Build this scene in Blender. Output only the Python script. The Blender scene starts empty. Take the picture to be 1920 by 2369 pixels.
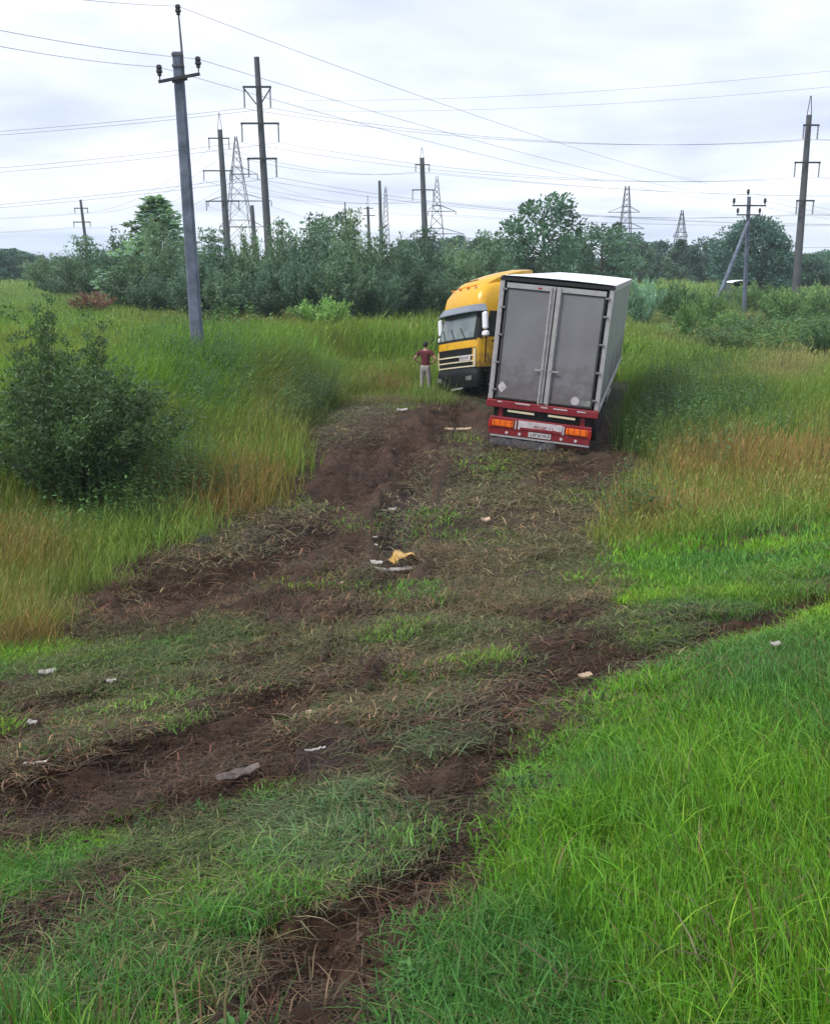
import bpy, math, random
import numpy as np
from mathutils import Matrix, Vector

rng = np.random.default_rng(7)
random.seed(7)
R = math.radians
SC = bpy.context.scene
COL = SC.collection

# ------------------------------------------------------------------ camera
SRC_W, SRC_H, FPX = 1920.0, 2369.0, 2300.0
CX, CY = SRC_W / 2, SRC_H / 2
PITCH = math.atan((CY - 610.0) / FPX)
ZC = 4.4
cam_d = bpy.data.cameras.new('camera')
cam = bpy.data.objects.new('camera', cam_d)
COL.objects.link(cam)
cam.location = (0, 0, ZC)
cam.rotation_euler = (math.pi / 2 - PITCH, 0, 0)
cam_d.sensor_fit = 'VERTICAL'
cam_d.sensor_height = 24.0
cam_d.lens = 24.0 * FPX / SRC_H
cam_d.clip_start = 0.05
cam_d.clip_end = 6000
SC.camera = cam

# ------------------------------------------------------------------ world
SUN_EL, SUN_AZ = R(52), R(-62)          # azimuth measured from +Y towards +X
W = bpy.data.worlds.new('World')
SC.world = W
W.use_nodes = True
nt = W.node_tree
nt.nodes.clear()
N, L = nt.nodes.new, nt.links.new
out = N('ShaderNodeOutputWorld')
bg = N('ShaderNodeBackground')
bg.inputs['Strength'].default_value = 0.1
sky = N('ShaderNodeTexSky')
sky.sky_type = 'NISHITA'
sky.sun_disc = False
sky.sun_elevation = SUN_EL
sky.sun_rotation = SUN_AZ
sky.dust_density = 2.0
tc = N('ShaderNodeTexCoord')
sep = N('ShaderNodeSeparateXYZ')
L(tc.outputs['Generated'], sep.inputs[0])
addz = N('ShaderNodeMath'); addz.operation = 'ADD'; addz.inputs[1].default_value = 0.16
L(sep.outputs['Z'], addz.inputs[0])
mxz = N('ShaderNodeMath'); mxz.operation = 'MAXIMUM'; mxz.inputs[1].default_value = 0.05
L(addz.outputs[0], mxz.inputs[0])
dv = N('ShaderNodeVectorMath'); dv.operation = 'DIVIDE'
L(tc.outputs['Generated'], dv.inputs[0])
cmb = N('ShaderNodeCombineXYZ')
for i in range(3):
    L(mxz.outputs[0], cmb.inputs[i])
L(cmb.outputs[0], dv.inputs[1])
mp = N('ShaderNodeMapping')
mp.inputs['Scale'].default_value = (0.6, 0.72, 0.3)
mp.inputs['Location'].default_value = (3.1, 0.6, 0)
mp.inputs['Rotation'].default_value = (0, 0, R(14))
L(dv.outputs[0], mp.inputs['Vector'])
n1 = N('ShaderNodeTexNoise')
n1.inputs['Scale'].default_value = 1.5
n1.inputs['Detail'].default_value = 5
n1.inputs['Roughness'].default_value = 0.48
n1.inputs['Distortion'].default_value = 0.35
L(mp.outputs[0], n1.inputs['Vector'])
r1 = N('ShaderNodeValToRGB')
r1.color_ramp.elements[0].position = 0.33
r1.color_ramp.elements[0].color = (0.0, 0.0, 0.0, 1)
r1.color_ramp.elements[1].position = 0.68
r1.color_ramp.elements[1].color = (1, 1, 1, 1)
L(n1.outputs['Fac'], r1.inputs[0])
n2 = N('ShaderNodeTexNoise')
n2.inputs['Scale'].default_value = 3.2
n2.inputs['Detail'].default_value = 5
L(mp.outputs[0], n2.inputs['Vector'])
cl = N('ShaderNodeMixRGB')              # sunlit cloud against thin lilac-grey cloud
cl.inputs[1].default_value = (4.9, 5.45, 7.1, 1)
cl.inputs[2].default_value = (8.3, 8.5, 9.0, 1)
L(r1.outputs[0], cl.inputs[0])
gap = N('ShaderNodeMapRange')
gap.inputs[1].default_value = 0.34
gap.inputs[2].default_value = 0.52
gap.inputs[3].default_value = 0.2
gap.inputs[4].default_value = 0.0
L(n2.outputs['Fac'], gap.inputs[0])
mixs = N('ShaderNodeMixRGB')
L(gap.outputs[0], mixs.inputs[0])
L(cl.outputs[0], mixs.inputs[1])
L(sky.outputs[0], mixs.inputs[2])
L(mixs.outputs[0], bg.inputs['Color'])
L(bg.outputs[0], out.inputs[0])

# ------------------------------------------------------------------ sun
sd = bpy.data.lights.new('sun', 'SUN')
sd.energy = 2.2
sd.angle = R(14)
sd.color = (1.0, 0.96, 0.9)
sun = bpy.data.objects.new('sun', sd)
COL.objects.link(sun)
sun_dir = Vector((math.sin(SUN_AZ) * math.cos(SUN_EL), math.cos(SUN_AZ) * math.cos(SUN_EL) * -1, math.sin(SUN_EL)))
sky.sun_rotation = math.atan2(sun_dir.x, sun_dir.y)
sun.rotation_euler = sun_dir.to_track_quat('Z', 'Y').to_euler()

SC.view_settings.view_transform = 'Standard'
SC.view_settings.look = 'None'
SC.view_settings.exposure = 0.62
SC.view_settings.gamma = 1
SC.view_settings.use_curve_mapping = False
SC.cycles.max_bounces = 4
SC.cycles.diffuse_bounces = 2
SC.cycles.glossy_bounces = 2
SC.cycles.transmission_bounces = 2
SC.cycles.transparent_max_bounces = 4
SC.cycles.volume_bounces = 1
SC.cycles.use_denoising = True

# ------------------------------------------------------------------ projection helpers (photograph pixels <-> world)
_c, _s = math.cos(PITCH), math.sin(PITCH)


def proj(x, y, z):
    dz = z - ZC
    fw = np.maximum(y * _c - dz * _s, 1e-3)
    up = y * _s + dz * _c
    return CX + FPX * x / fw, CY - FPX * up / fw


def at_y(px, py, y):
    """world point on the pixel's ray at distance y"""
    X, U = (px - CX) / FPX, -(py - CY) / FPX
    d = np.array([X, _c + U * _s, -_s + U * _c])
    p = d / d[1] * y
    return Vector((p[0], p[1], p[2] + ZC))


# ------------------------------------------------------------------ value noise
def _hash(ix, iy, seed):
    h = (ix.astype(np.int64) * 374761393 + iy.astype(np.int64) * 668265263 + seed * 974634777) & 0xffffffff
    h = ((h ^ (h >> 13)) * 1274126177) & 0xffffffff
    return ((h ^ (h >> 16)) & 0xffff) / 65535.0


def vnoise(x, y, seed=0):
    ix, iy = np.floor(x), np.floor(y)
    fx, fy = x - ix, y - iy
    fx, fy = fx * fx * (3 - 2 * fx), fy * fy * (3 - 2 * fy)
    a, b = _hash(ix, iy, seed), _hash(ix + 1, iy, seed)
    c, d = _hash(ix, iy + 1, seed), _hash(ix + 1, iy + 1, seed)
    return (a * (1 - fx) + b * fx) * (1 - fy) + (c * (1 - fx) + d * fx) * fy


def fbm(x, y, scale, octv=4, seed=0):
    v, a, t = 0, 1.0, 0
    for o in range(octv):
        v = v + a * vnoise(x * scale * 2 ** o + 17.3 * o, y * scale * 2 ** o - 9.1 * o, seed + o)
        t += a
        a *= 0.5
    return v / t


def sstep(a, b, x):
    t = np.clip((x - a) / (b - a), 0, 1)
    return t * t * (3 - 2 * t)


def seg_dist(px, py, pts):
    d = np.full(np.shape(px), 1e9)
    for (x0, y0), (x1, y1) in zip(pts[:-1], pts[1:]):
        dx, dy = x1 - x0, y1 - y0
        t = np.clip(((px - x0) * dx + (py - y0) * dy) / max(dx * dx + dy * dy, 1e-9), 0, 1)
        d = np.minimum(d, np.hypot(px - x0 - t * dx, py - y0 - t * dy))
    return d


def poly_sd(px, py, pts):
    """signed distance, negative inside"""
    d = seg_dist(px, py, list(pts) + [pts[0]])
    ins = np.zeros(np.shape(px), bool)
    n = len(pts)
    for i in range(n):
        x0, y0 = pts[i]
        x1, y1 = pts[(i + 1) % n]
        c = ((y0 > py) != (y1 > py)) & (px < (x1 - x0) * (py - y0) / ((y1 - y0) if y1 != y0 else 1e-9) + x0)
        ins ^= c
    return np.where(ins, -d, d)


# ------------------------------------------------------------------ terrain shape
DX, DY = 0.885, 0.466                    # direction of the road embankment
CUT = [(-9, 13), (-5.2, 19), (-3.0, 25), (-2.2, 31), (-1.9, 38.6), (2, 41), (9, 41), (9.2, 36), (7.2, 28), (6.6, 21), (8, 16), (4, 10), (-4, 9)]


def base_height(x, y):
    s = -DY * x + DX * y
    emb = 2.8 - 2.45 * sstep(-1.5, 12.0, s)
    # the field on the far side: a bank on the left, low and gently rising on the right
    left = 1 - sstep(-4.0, 12.0, x - 0.10 * (y - 25))
    far = sstep(60, 130, y)
    field = 1.55 * left + 0.35 * (1 - left) - 0.2 * sstep(28, 45, y) * left
    field = field * (1 - far) + (1.5 * left + 1.0 * (1 - left)) * far
    up = sstep(16.8, 22.0, s)
    z = emb * (1 - up) + (field) * up - 0.28 * sstep(11, 14, s) * (1 - sstep(17, 20, s))
    cut = 1 - sstep(0.0, 3.6, poly_sd(x, y, CUT))
    flat = 0.02 + 0.22 * (1 - sstep(18, 27, y)) + 0.0 * x
    low = np.minimum(z, flat)
    return z * (1 - cut * sstep(11, 17, s)) + low * cut * sstep(11, 17, s)


def o(pts):
    return [(a * 1.106, b * 1.106) for a, b in pts]


# regions of churned ground, traced on the photograph's ground (pixels / 1.106)
DIST = o([(640, 868), (740, 828), (820, 826), (905, 840), (1010, 860), (1240, 925), (1330, 945), (1400, 985), (1330, 1060), (1285, 1100), (1275, 1190),
          (1330, 1255), (1500, 1300), (1760, 1215), (1760, 1285), (1500, 1360), (1350, 1445), (1225, 1505), (1135, 1610), (1065, 1710), (1030, 1830),
          (950, 1940), (850, 2040), (800, 2200), (300, 2200), (-60, 2080), (-60, 1900), (200, 1810), (260, 1775), (-60, 1800), (-60, 1400),
          (100, 1400), (120, 1260), (250, 1195), (330, 1130), (440, 1120), (560, 1060), (590, 960)])
MUD = [(o([(-40, 1710), (150, 1680), (300, 1635), (450, 1575), (580, 1525)]), 100), (o([(330, 1670), (480, 1630), (620, 1590)]), 52),
       (o([(120, 1335), (200, 1290), (270, 1235), (300, 1180)]), 40), (o([(300, 1250), (420, 1240), (520, 1210), (610, 1150), (690, 1080), (760, 1000), (830, 930), (930, 880)]), 66),
       (o([(640, 1010), (760, 960), (860, 950), (930, 930)]), 56), (o([(830, 1190), (820, 1120), (850, 1040), (870, 970)]), 58),
       (o([(740, 1370), (765, 1290), (800, 1230)]), 46), (o([(520, 2160), (620, 2040), (700, 1960), (800, 1900), (930, 1830), (970, 1740), (990, 1680)]), 125),
       (o([(590, 2150), (700, 2030), (790, 1960)]), 160), (o([(900, 1860), (960, 1740)]), 70), (o([(1020, 1500), (1120, 1440), (1210, 1370)]), 90), (o([(1200, 1420), (1330, 1385), (1500, 1325), (1760, 1240)]), 32),
       (o([(1140, 990), (1230, 990), (1310, 965)]), 34), (o([(900, 850), (1010, 880), (1230, 945)]), 34), (o([(1255, 890), (1310, 955)]), 30),
       (o([(-20, 1955), (80, 1905), (210, 1855), (290, 1795)]), 46), (o([(1255, 1800), (1290, 1780)]), 52), (o([(1345, 1755)]) * 2, 30),
       (o([(680, 1610), (780, 1570), (870, 1530)]), 28), (o([(430, 1440), (520, 1395), (600, 1330), (700, 1250)]), 34), (o([(1370, 1175), (1500, 1145), (1690, 1108)]), 15),
       (o([(-20, 1440), (60, 1450)]), 34), (o([(-20, 1560), (80, 1540)]), 26), (o([(1120, 1290), (1330, 1290)]), 20), (o([(560, 1290), (640, 1240)]), 30), (o([(985, 1700), (1025, 1620), (1090, 1510)]), 105), (o([(540, 1520), (640, 1440), (720, 1370)]), 50), (o([(600, 1340), (680, 1240), (740, 1130)]), 44), (o([(1080, 1500), (1000, 1560), (870, 1640)]), 34)]
WET = [(o([(760, 1290), (790, 1260)]), 30), (o([(830, 1170), (830, 1110), (850, 1050)]), 34), (o([(640, 1590), (700, 1575)]), 26)]


def masks(x, y, z):
    """churned / bare-mud / wet masks of a ground point (0..1)"""
    px, py = proj(x, y, z)
    far = np.clip(y / 14.0, 0.55, 1.6)
    w = (fbm(x, y, 1.1, 4, 31) - 0.5) * 95 / far + (fbm(x, y, 4.5, 3, 32) - 0.5) * 60 / far
    sd = poly_sd(px, py, DIST) + w
    dist = 1 - sstep(-26, 26, sd)
    mud = np.zeros(np.shape(x))
    wet = np.zeros(np.shape(x))
    wm = (fbm(x, y, 1.7, 4, 41) - 0.5) * 70 / far + (fbm(x, y, 7, 3, 42) - 0.5) * 50 / far
    for pts, r in MUD:
        mud = np.maximum(mud, 1 - sstep(0.35, 1.25, (seg_dist(px, py, pts) + wm) / (r * 1.106)))
    for pts, r in WET:
        wet = np.maximum(wet, 1 - sstep(0.45, 1.15, (seg_dist(px, py, pts) + wm * 0.5) / (r * 1.106)))
    infr = (y > 0.8)
    return dist * infr, mud * infr, wet * infr


# ruts
RUTS = [(o([(-40, 1700), (300, 1610), (580, 1515), (700, 1440)]), 55, 0.14), (o([(520, 2160), (700, 1960), (930, 1830), (985, 1680), (1120, 1440), (1330, 1385), (1760, 1240)]), 50, 0.13),
        (o([(740, 1370), (830, 1190), (850, 1040), (870, 960), (960, 900)]), 46, 0.22), (o([(300, 1250), (520, 1210), (690, 1080), (830, 930)]), 50, 0.20)]


def height(x, y, detail=True):
    z = base_height(x, y)
    z = z + (fbm(x, y, 0.35, 3, 5) - 0.5) * 0.16 * sstep(1.5, 6, np.hypot(x, y))
    if detail:
        m = (y > 0.8) & (y < 60)
        px, py = proj(x, y, z)
        far = np.clip(y / 14.0, 0.3, 1.6)
        nearf = 0.35 + 0.65 * sstep(4.0, 10.0, y)
        for pts, r, dep in RUTS:
            dep = dep * nearf
            d = seg_dist(px, py, pts) / (r * 1.106) + (fbm(x, y, 1.4, 3, 51) - 0.5) * 0.9
            z = z - dep * m * (1 - sstep(0.2, 1.1, d)) + dep * 0.55 * m * sstep(0.9, 1.3, d) * (1 - sstep(1.3, 2.0, d))
        tread = np.zeros(np.shape(x))
        for pts, r, dep in RUTS:
            tread = np.maximum(tread, 1 - sstep(0.5, 1.0, seg_dist(px, py, pts) / (r * 1.106)))
        ds, mud, wet = masks(x, y, z)
        z = z + 0.022 * tread * m * sstep(0.35, 0.6, fbm(x, y, 1.3, 2, 66)) * np.sign(np.sin(2 * np.pi * (x * 0.55 + y * 0.8 + 0.25 * np.sin(3 * x)) / 0.17))
        u_, v_ = x * DX + y * DY, -x * DY + y * DX
        ridge = np.abs(fbm(u_ * 0.45, v_ * 1.6, 4.0, 3, 64) - 0.5) * 2
        rough = ((fbm(x, y, 2.6, 3, 61) - 0.5) * 0.22 + (fbm(x, y, 6, 4, 62) - 0.5) * (0.10 + 0.08 * mud) + (fbm(x, y, 24, 3, 63) - 0.5) * (0.03 + 0.02 * mud) + (0.25 - ridge) * 0.12 * mud) * (0.5 + 0.5 * sstep(3, 9, y))
        z = z + rough * (0.25 + 0.75 * np.maximum(ds, mud)) * (1 - 0.85 * wet) * sstep(70, 30, y) * m
    return z


def hz(x, y):
    return float(height(np.array([float(x)]), np.array([float(y)]))[0])


def at_ground(px, py):
    """point of the ground seen at a pixel of the photograph"""
    ys = np.concatenate([np.linspace(1.2, 60, 1600), np.linspace(60, 250, 300)])
    X, U = (px - CX) / FPX, -(py - CY) / FPX
    d = np.array([X, _c + U * _s, -_s + U * _c])
    d = d / d[1]
    zz = ZC + d[2] * ys
    hh = height(d[0] * ys, ys)
    k = np.argmax(zz < hh)
    return Vector((d[0] * ys[k], ys[k], hh[k]))


# ------------------------------------------------------------------ colour of the vegetation by place
def blob(px, py, cx, cy, rx, ry):
    return np.exp(-(((px / 1.106 - cx) / rx) ** 2 + ((py / 1.106 - cy) / ry) ** 2))


LAWN = np.array((0.120, 0.310, 0.022))
FIELD = np.array((0.165, 0.305, 0.052))
YELL = np.array((0.215, 0.240, 0.060))
ORAN = np.array((0.260, 0.180, 0.070))
TAN = np.array((0.330, 0.270, 0.150))
BLUE = np.array((0.120, 0.225, 0.100))
STRAW = np.array((0.172, 0.152, 0.080))
DEEP = np.array((0.055, 0.120, 0.032))
DRYB = [(1620, 1010, 230, 60), (1740, 960, 110, 50), (1450, 1065, 120, 40), (1340, 1095, 90, 40), (0, 1180, 190, 80), (40, 1340, 110, 80), (530, 1010, 70, 80), (450, 1070, 150, 55), (560, 850, 50, 50),
        (820, 830, 80, 40), (1280, 890, 50, 50), (560, 690, 200, 16), (640, 900, 60, 60)]
TANB = [(1560, 690, 180, 28), (1420, 680, 90, 20), (1500, 720, 120, 22), (1700, 760, 120, 40), (1640, 800, 90, 30), (480, 665, 120, 14)]
DEEPB = [(1440, 890, 130, 70), (1350, 930, 70, 80), (1560, 880, 80, 40), (1480, 780, 70, 40), (600, 800, 50, 50), (180, 1020, 160, 60), (620, 870, 60, 50), (1700, 700, 60, 25)]
GREENB = [(1420, 700, 80, 30), (420, 800, 110, 110), (1650, 1120, 300, 70), (0, 1850, 200, 60)]


def veg_colour(x, y, z, kind, n):
    px, py = proj(x, y, z)
    v = fbm(x, y, 0.55, 4, 71)[:, None]
    v2 = fbm(x, y, 0.16, 3, 72)[:, None]
    rnd = rng.random((n, 1))
    dry = np.zeros(n)
    for b in DRYB:
        dry = np.maximum(dry, blob(px, py, *b))
    tan = np.zeros(n)
    for b in TANB:
        tan = np.maximum(tan, blob(px, py, *b))
    deep = np.zeros(n)
    for b in DEEPB:
        deep = np.maximum(deep, blob(px, py, *b))
    grn = np.zeros(n)
    for b in GREENB:
        grn = np.maximum(grn, blob(px, py, *b))
    blu = blob(px, py, 690, 1740, 190, 110) + 0.7 * blob(px, py, 950, 1560, 140, 80) + 0.6 * blob(px, py, 1080, 1220, 120, 60) * 0
    if kind == 'lawn':
        c = LAWN + (np.array((0.190, 0.370, 0.028)) - LAWN) * sstep(0.4, 0.7, v) * sstep(3.0, 8.0, y)[:, None]
        c = c * (1 - 0.06 * (1 - sstep(2.5, 6.0, y)))[:, None]
        c = c + (np.array((0.050, 0.17, 0.045)) - c) * sstep(0.42, 0.62, 1 - fbm(x, y, 0.9, 3, 73)[:, None]) * 0.7
        c = c + (BLUE - c) * np.clip(blu, 0, 1)[:, None] * 0.8
        brown = (rnd > 0.93)
        c = np.where(brown, STRAW * 0.9, c)
        patch = sstep(0.66, 0.74, fbm(x, y, 1.2, 3, 79))[:, None]
        c = c + (np.array((0.16, 0.12, 0.05)) - c) * patch * 0.55
    elif kind == 'flat':
        g = sstep(0.42, 0.66, v)
        c = STRAW * (0.62 + 0.6 * rnd) * (1 - g * 0.45) + g * 0.45 * np.array((0.095, 0.155, 0.050))
        gp = sstep(0.5, 0.75, fbm(x, y, 0.8, 3, 77))[:, None]
        c = c + (np.array((0.085, 0.155, 0.045)) - c) * gp * 0.55
        c = c + (BLUE - c) * np.clip(blu, 0, 1)[:, None] * 0.7
    else:
        c = FIELD + (YELL - FIELD) * sstep(0.45, 0.75, v) * np.where(px > 1250, 0.4, 0.75)[:, None]
        c = c + (DEEP - c) * sstep(0.55, 0.8, 1 - v2) * 0.25
        c = c + (np.array((0.13, 0.32, 0.035)) - c) * grn[:, None] * 0.75
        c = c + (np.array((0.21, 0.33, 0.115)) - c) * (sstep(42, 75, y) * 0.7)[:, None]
        k = (dry[:, None] * np.where(px > 1250, 1.7, 1.15)[:, None] * (0.55 + 0.45 * rnd))
        k = k * sstep(0.12, 0.5, fbm(x, y, 0.8, 3, 76))[:, None]
        orn = np.where((px > 1250)[:, None], np.array((0.315, 0.215, 0.085)), ORAN)
        c = c + (orn - c) * np.clip(k, 0, 1) * np.where(rnd > 0.3, 1, 0.35)
        c = c + (TAN - c) * np.clip(tan[:, None], 0, 1) * 0.75
        c = c + (DEEP - c) * np.clip(deep[:, None], 0, 1) * 0.75
    return c * (0.8 + 0.4 * rng.random((n, 1)))


# ------------------------------------------------------------------ object helpers
def tagit(ob, label=None, cat=None, group=None, kind=None):
    if label: ob['label'] = label
    if cat: ob['category'] = cat
    if group: ob['group'] = group
    if kind: ob['kind'] = kind
    return ob


def empty(name, label, cat, loc=(0, 0, 0), group=None, matrix=None):
    e = bpy.data.objects.new(name, None)
    COL.objects.link(e)
    e.empty_display_size = 0.2
    if matrix is not None:
        e.matrix_world = matrix
    else:
        e.location = loc
    return tagit(e, label, cat, group)


class MB:
    """collects faces for one mesh object"""

    def __init__(self):
        self.v, self.f = [], []

    def add(self, vs, fs):
        b = len(self.v)
        self.v += [tuple(map(float, p)) for p in vs]
        self.f += [tuple(b + i for i in f) for f in fs]
        return self

    def box(self, c, s, rot=None, ch=0.0):
        sx, sy, sz = s[0] / 2, s[1] / 2, s[2] / 2
        if ch <= 0:
            vs = [(i * sx, j * sy, k * sz) for i in (-1, 1) for j in (-1, 1) for k in (-1, 1)]
            fs = [(0, 1, 3, 2), (4, 6, 7, 5), (0, 4, 5, 1), (2, 3, 7, 6), (0, 2, 6, 4), (1, 5, 7, 3)]
        else:
            ch = min(ch, sx * 0.9, sy * 0.9, sz * 0.9)
            vs, fs = [], []
            for (zz, q) in ((-sz, ch), (-sz + ch, 0), (sz - ch, 0), (sz, ch)):
                a, b = sx - q, sy - q
                vs += [(-a + ch, -b, zz), (a - ch, -b, zz), (a, -b + ch, zz), (a, b - ch, zz), (a - ch, b, zz), (-a + ch, b, zz), (-a, b - ch, zz), (-a, -b + ch, zz)]
            for l in range(3):
                for i in range(8):
                    j = (i + 1) % 8
                    fs.append((l * 8 + i, l * 8 + j, l * 8 + 8 + j, l * 8 + 8 + i))
            fs.append(tuple(range(7, -1, -1)))
            fs.append(tuple(range(24, 32)))
        m = rot if rot is not None else Matrix.Identity(3)
        return self.add([Vector(c) + m @ Vector(p) for p in vs], fs)

    def tube(self, pts, rad, n=8, cap=True):
        pts = [Vector(p) for p in pts]
        rad = rad if isinstance(rad, (list, tuple)) else [rad] * len(pts)
        vs, fs = [], []
        for i, p in enumerate(pts):
            t = (pts[min(i + 1, len(pts) - 1)] - pts[max(i - 1, 0)]).normalized()
            a = t.orthogonal().normalized() if i == 0 else (pa - t * pa.dot(t)).normalized()
            pa = a
            b = t.cross(a)
            for k in range(n):
                q = 2 * math.pi * k / n
                vs.append(p + (a * math.cos(q) + b * math.sin(q)) * rad[i])
        for i in range(len(pts) - 1):
            for k in range(n):
                j = (k + 1) % n
                fs.append((i * n + k, i * n + j, (i + 1) * n + j, (i + 1) * n + k))
        if cap:
            fs.append(tuple(range(n - 1, -1, -1)))
            fs.append(tuple(range((len(pts) - 1) * n, len(pts) * n)))
        return self.add(vs, fs)

    def lathe(self, prof, c=(0, 0, 0), axis='X', n=24):
        """prof: list of (radius, offset along axis)"""
        vs, fs = [], []
        for r, h in prof:
            for k in range(n):
                q = 2 * math.pi * k / n
                a, b = r * math.cos(q), r * math.sin(q)
                p = {'X': (h, a, b), 'Y': (a, h, b), 'Z': (a, b, h)}[axis]
                vs.append((p[0] + c[0], p[1] + c[1], p[2] + c[2]))
        for i in range(len(prof) - 1):
            for k in range(n):
                j = (k + 1) % n
                fs.append((i * n + k, i * n + j, (i + 1) * n + j, (i + 1) * n + k))
        return self.add(vs, fs)

    def prism(self, poly, x0, x1):
        """polygon in (y, z), extruded along x"""
        n = len(poly)
        vs = [(x0, a, b) for a, b in poly] + [(x1, a, b) for a, b in poly]
        fs = [(i, (i + 1) % n, n + (i + 1) % n, n + i) for i in range(n)]
        fs += [tuple(range(n - 1, -1, -1)), tuple(range(n, 2 * n))]
        return self.add(vs, fs)

    def build(self, name, mat, parent=None, smooth=False, bevel=0.0):
        me = bpy.data.meshes.new(name)
        me.from_pydata(self.v, [], self.f)
        me.validate()
        bm_fix(me)
        me.materials.append(mat)
        if smooth:
            me.polygons.foreach_set('use_smooth', [True] * len(me.polygons))
            try:
                me.set_sharp_from_angle(angle=R(38))
            except Exception:
                pass
        ob = bpy.data.objects.new(name, me)
        COL.objects.link(ob)
        if parent is not None:
            ob.parent = parent
        if bevel > 0:
            b = ob.modifiers.new('bevel', 'BEVEL')
            b.width = bevel
            b.segments = 2
            b.limit_method = 'ANGLE'
        return ob


def bm_fix(me):
    import bmesh
    bm = bmesh.new()
    bm.from_mesh(me)
    bmesh.ops.recalc_face_normals(bm, faces=bm.faces)
    bm.to_mesh(me)
    bm.free()


def np_mesh(name, V, F, attrs=None):
    """V (n,3), F (m,k) arrays"""
    me = bpy.data.meshes.new(name)
    V = np.asarray(V, np.float32)
    me.vertices.add(len(V))
    me.vertices.foreach_set('co', V.ravel())
    if F is not None and len(F):
        F = np.asarray(F, np.int32)
        k = F.shape[1]
        me.loops.add(F.size)
        me.loops.foreach_set('vertex_index', F.ravel())
        me.polygons.add(len(F))
        me.polygons.foreach_set('loop_start', np.arange(0, F.size, k, dtype=np.int32))
        me.polygons.foreach_set('loop_total', np.full(len(F), k, np.int32))
    me.update(calc_edges=True)
    for nm, (typ, arr) in (attrs or {}).items():
        a = me.attributes.new(nm, typ, 'POINT')
        key = {'FLOAT': 'value', 'INT': 'value', 'BOOLEAN': 'value', 'FLOAT_VECTOR': 'vector', 'FLOAT_COLOR': 'color'}[typ]
        arr = np.asarray(arr, np.int32 if typ == 'INT' else np.float32)
        a.data.foreach_set(key, arr.ravel())
    return me


# ------------------------------------------------------------------ materials
def mat_base(name):
    m = bpy.data.materials.new(name)
    m.use_nodes = True
    t = m.node_tree
    return m, t, t.nodes['Principled BSDF']


def simple(name, col, rough=0.6, metal=0.0, var=0.15, vscale=6.0, bump=0.0, bscale=40.0, dirt=0.0, dirt_z=None, spec=0.5):
    """paint/metal/plastic with mottled tone, optional splashed mud (its own blotches, thicker towards dirt_z)"""
    m, t, b = mat_base(name)
    n, l = t.nodes.new, t.links.new
    tcn = n('ShaderNodeTexCoord')
    no = n('ShaderNodeTexNoise'); no.inputs['Scale'].default_value = vscale; no.inputs['Detail'].default_value = 6
    l(tcn.outputs['Object'], no.inputs['Vector'])
    mr = n('ShaderNodeMapRange'); mr.inputs[1].default_value = 0.3; mr.inputs[2].default_value = 0.7
    mr.inputs[3].default_value = 1 - var; mr.inputs[4].default_value = 1 + var
    l(no.outputs['Fac'], mr.inputs[0])
    mu = n('ShaderNodeMixRGB'); mu.blend_type = 'MULTIPLY'; mu.inputs[0].default_value = 1
    mu.inputs[1].default_value = (*col, 1)
    l(mr.outputs[0], mu.inputs[2])
    colout = mu.outputs[0]
    b.inputs['Roughness'].default_value = rough
    b.inputs['Metallic'].default_value = metal
    b.inputs['Specular IOR Level'].default_value = spec
    if dirt > 0:
        n3 = n('ShaderNodeTexNoise'); n3.inputs['Scale'].default_value = 3.1; n3.inputs['Detail'].default_value = 9; n3.inputs['Roughness'].default_value = 0.68
        l(tcn.outputs['Object'], n3.inputs['Vector'])
        fac = n3.outputs['Fac']
        if dirt_z is not None:
            sp = n('ShaderNodeSeparateXYZ'); l(tcn.outputs['Object'], sp.inputs[0])
            g = n('ShaderNodeMapRange'); g.inputs[1].default_value = dirt_z[0]; g.inputs[2].default_value = dirt_z[1]
            g.inputs[3].default_value = 0.28; g.inputs[4].default_value = -0.2
            l(sp.outputs['Z'], g.inputs[0])
            ad = n('ShaderNodeMath'); ad.operation = 'ADD'; l(fac, ad.inputs[0]); l(g.outputs[0], ad.inputs[1])
            fac = ad.outputs[0]
        rr = n('ShaderNodeMapRange'); rr.inputs[1].default_value = 0.5; rr.inputs[2].default_value = 0.72; rr.inputs[3].default_value = 0; rr.inputs[4].default_value = dirt
        l(fac, rr.inputs[0])
        mx = n('ShaderNodeMixRGB'); l(rr.outputs[0], mx.inputs[0]); l(colout, mx.inputs[1]); mx.inputs[2].default_value = (0.075, 0.055, 0.042, 1)
        colout = mx.outputs[0]
        r2 = n('ShaderNodeMapRange'); r2.inputs[3].default_value = rough; r2.inputs[4].default_value = 0.9
        l(rr.outputs[0], r2.inputs[0]); l(r2.outputs[0], b.inputs['Roughness'])
    l(colout, b.inputs['Base Color'])
    if bump > 0:
        n4 = n('ShaderNodeTexNoise'); n4.inputs['Scale'].default_value = bscale; n4.inputs['Detail'].default_value = 6
        l(tcn.outputs['Object'], n4.inputs['Vector'])
        bp = n('ShaderNodeBump'); bp.inputs['Strength'].default_value = bump; bp.inputs['Distance'].default_value = 0.02
        l(n4.outputs['Fac'], bp.inputs['Height']); l(bp.outputs[0], b.inputs['Normal'])
    return m


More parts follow.
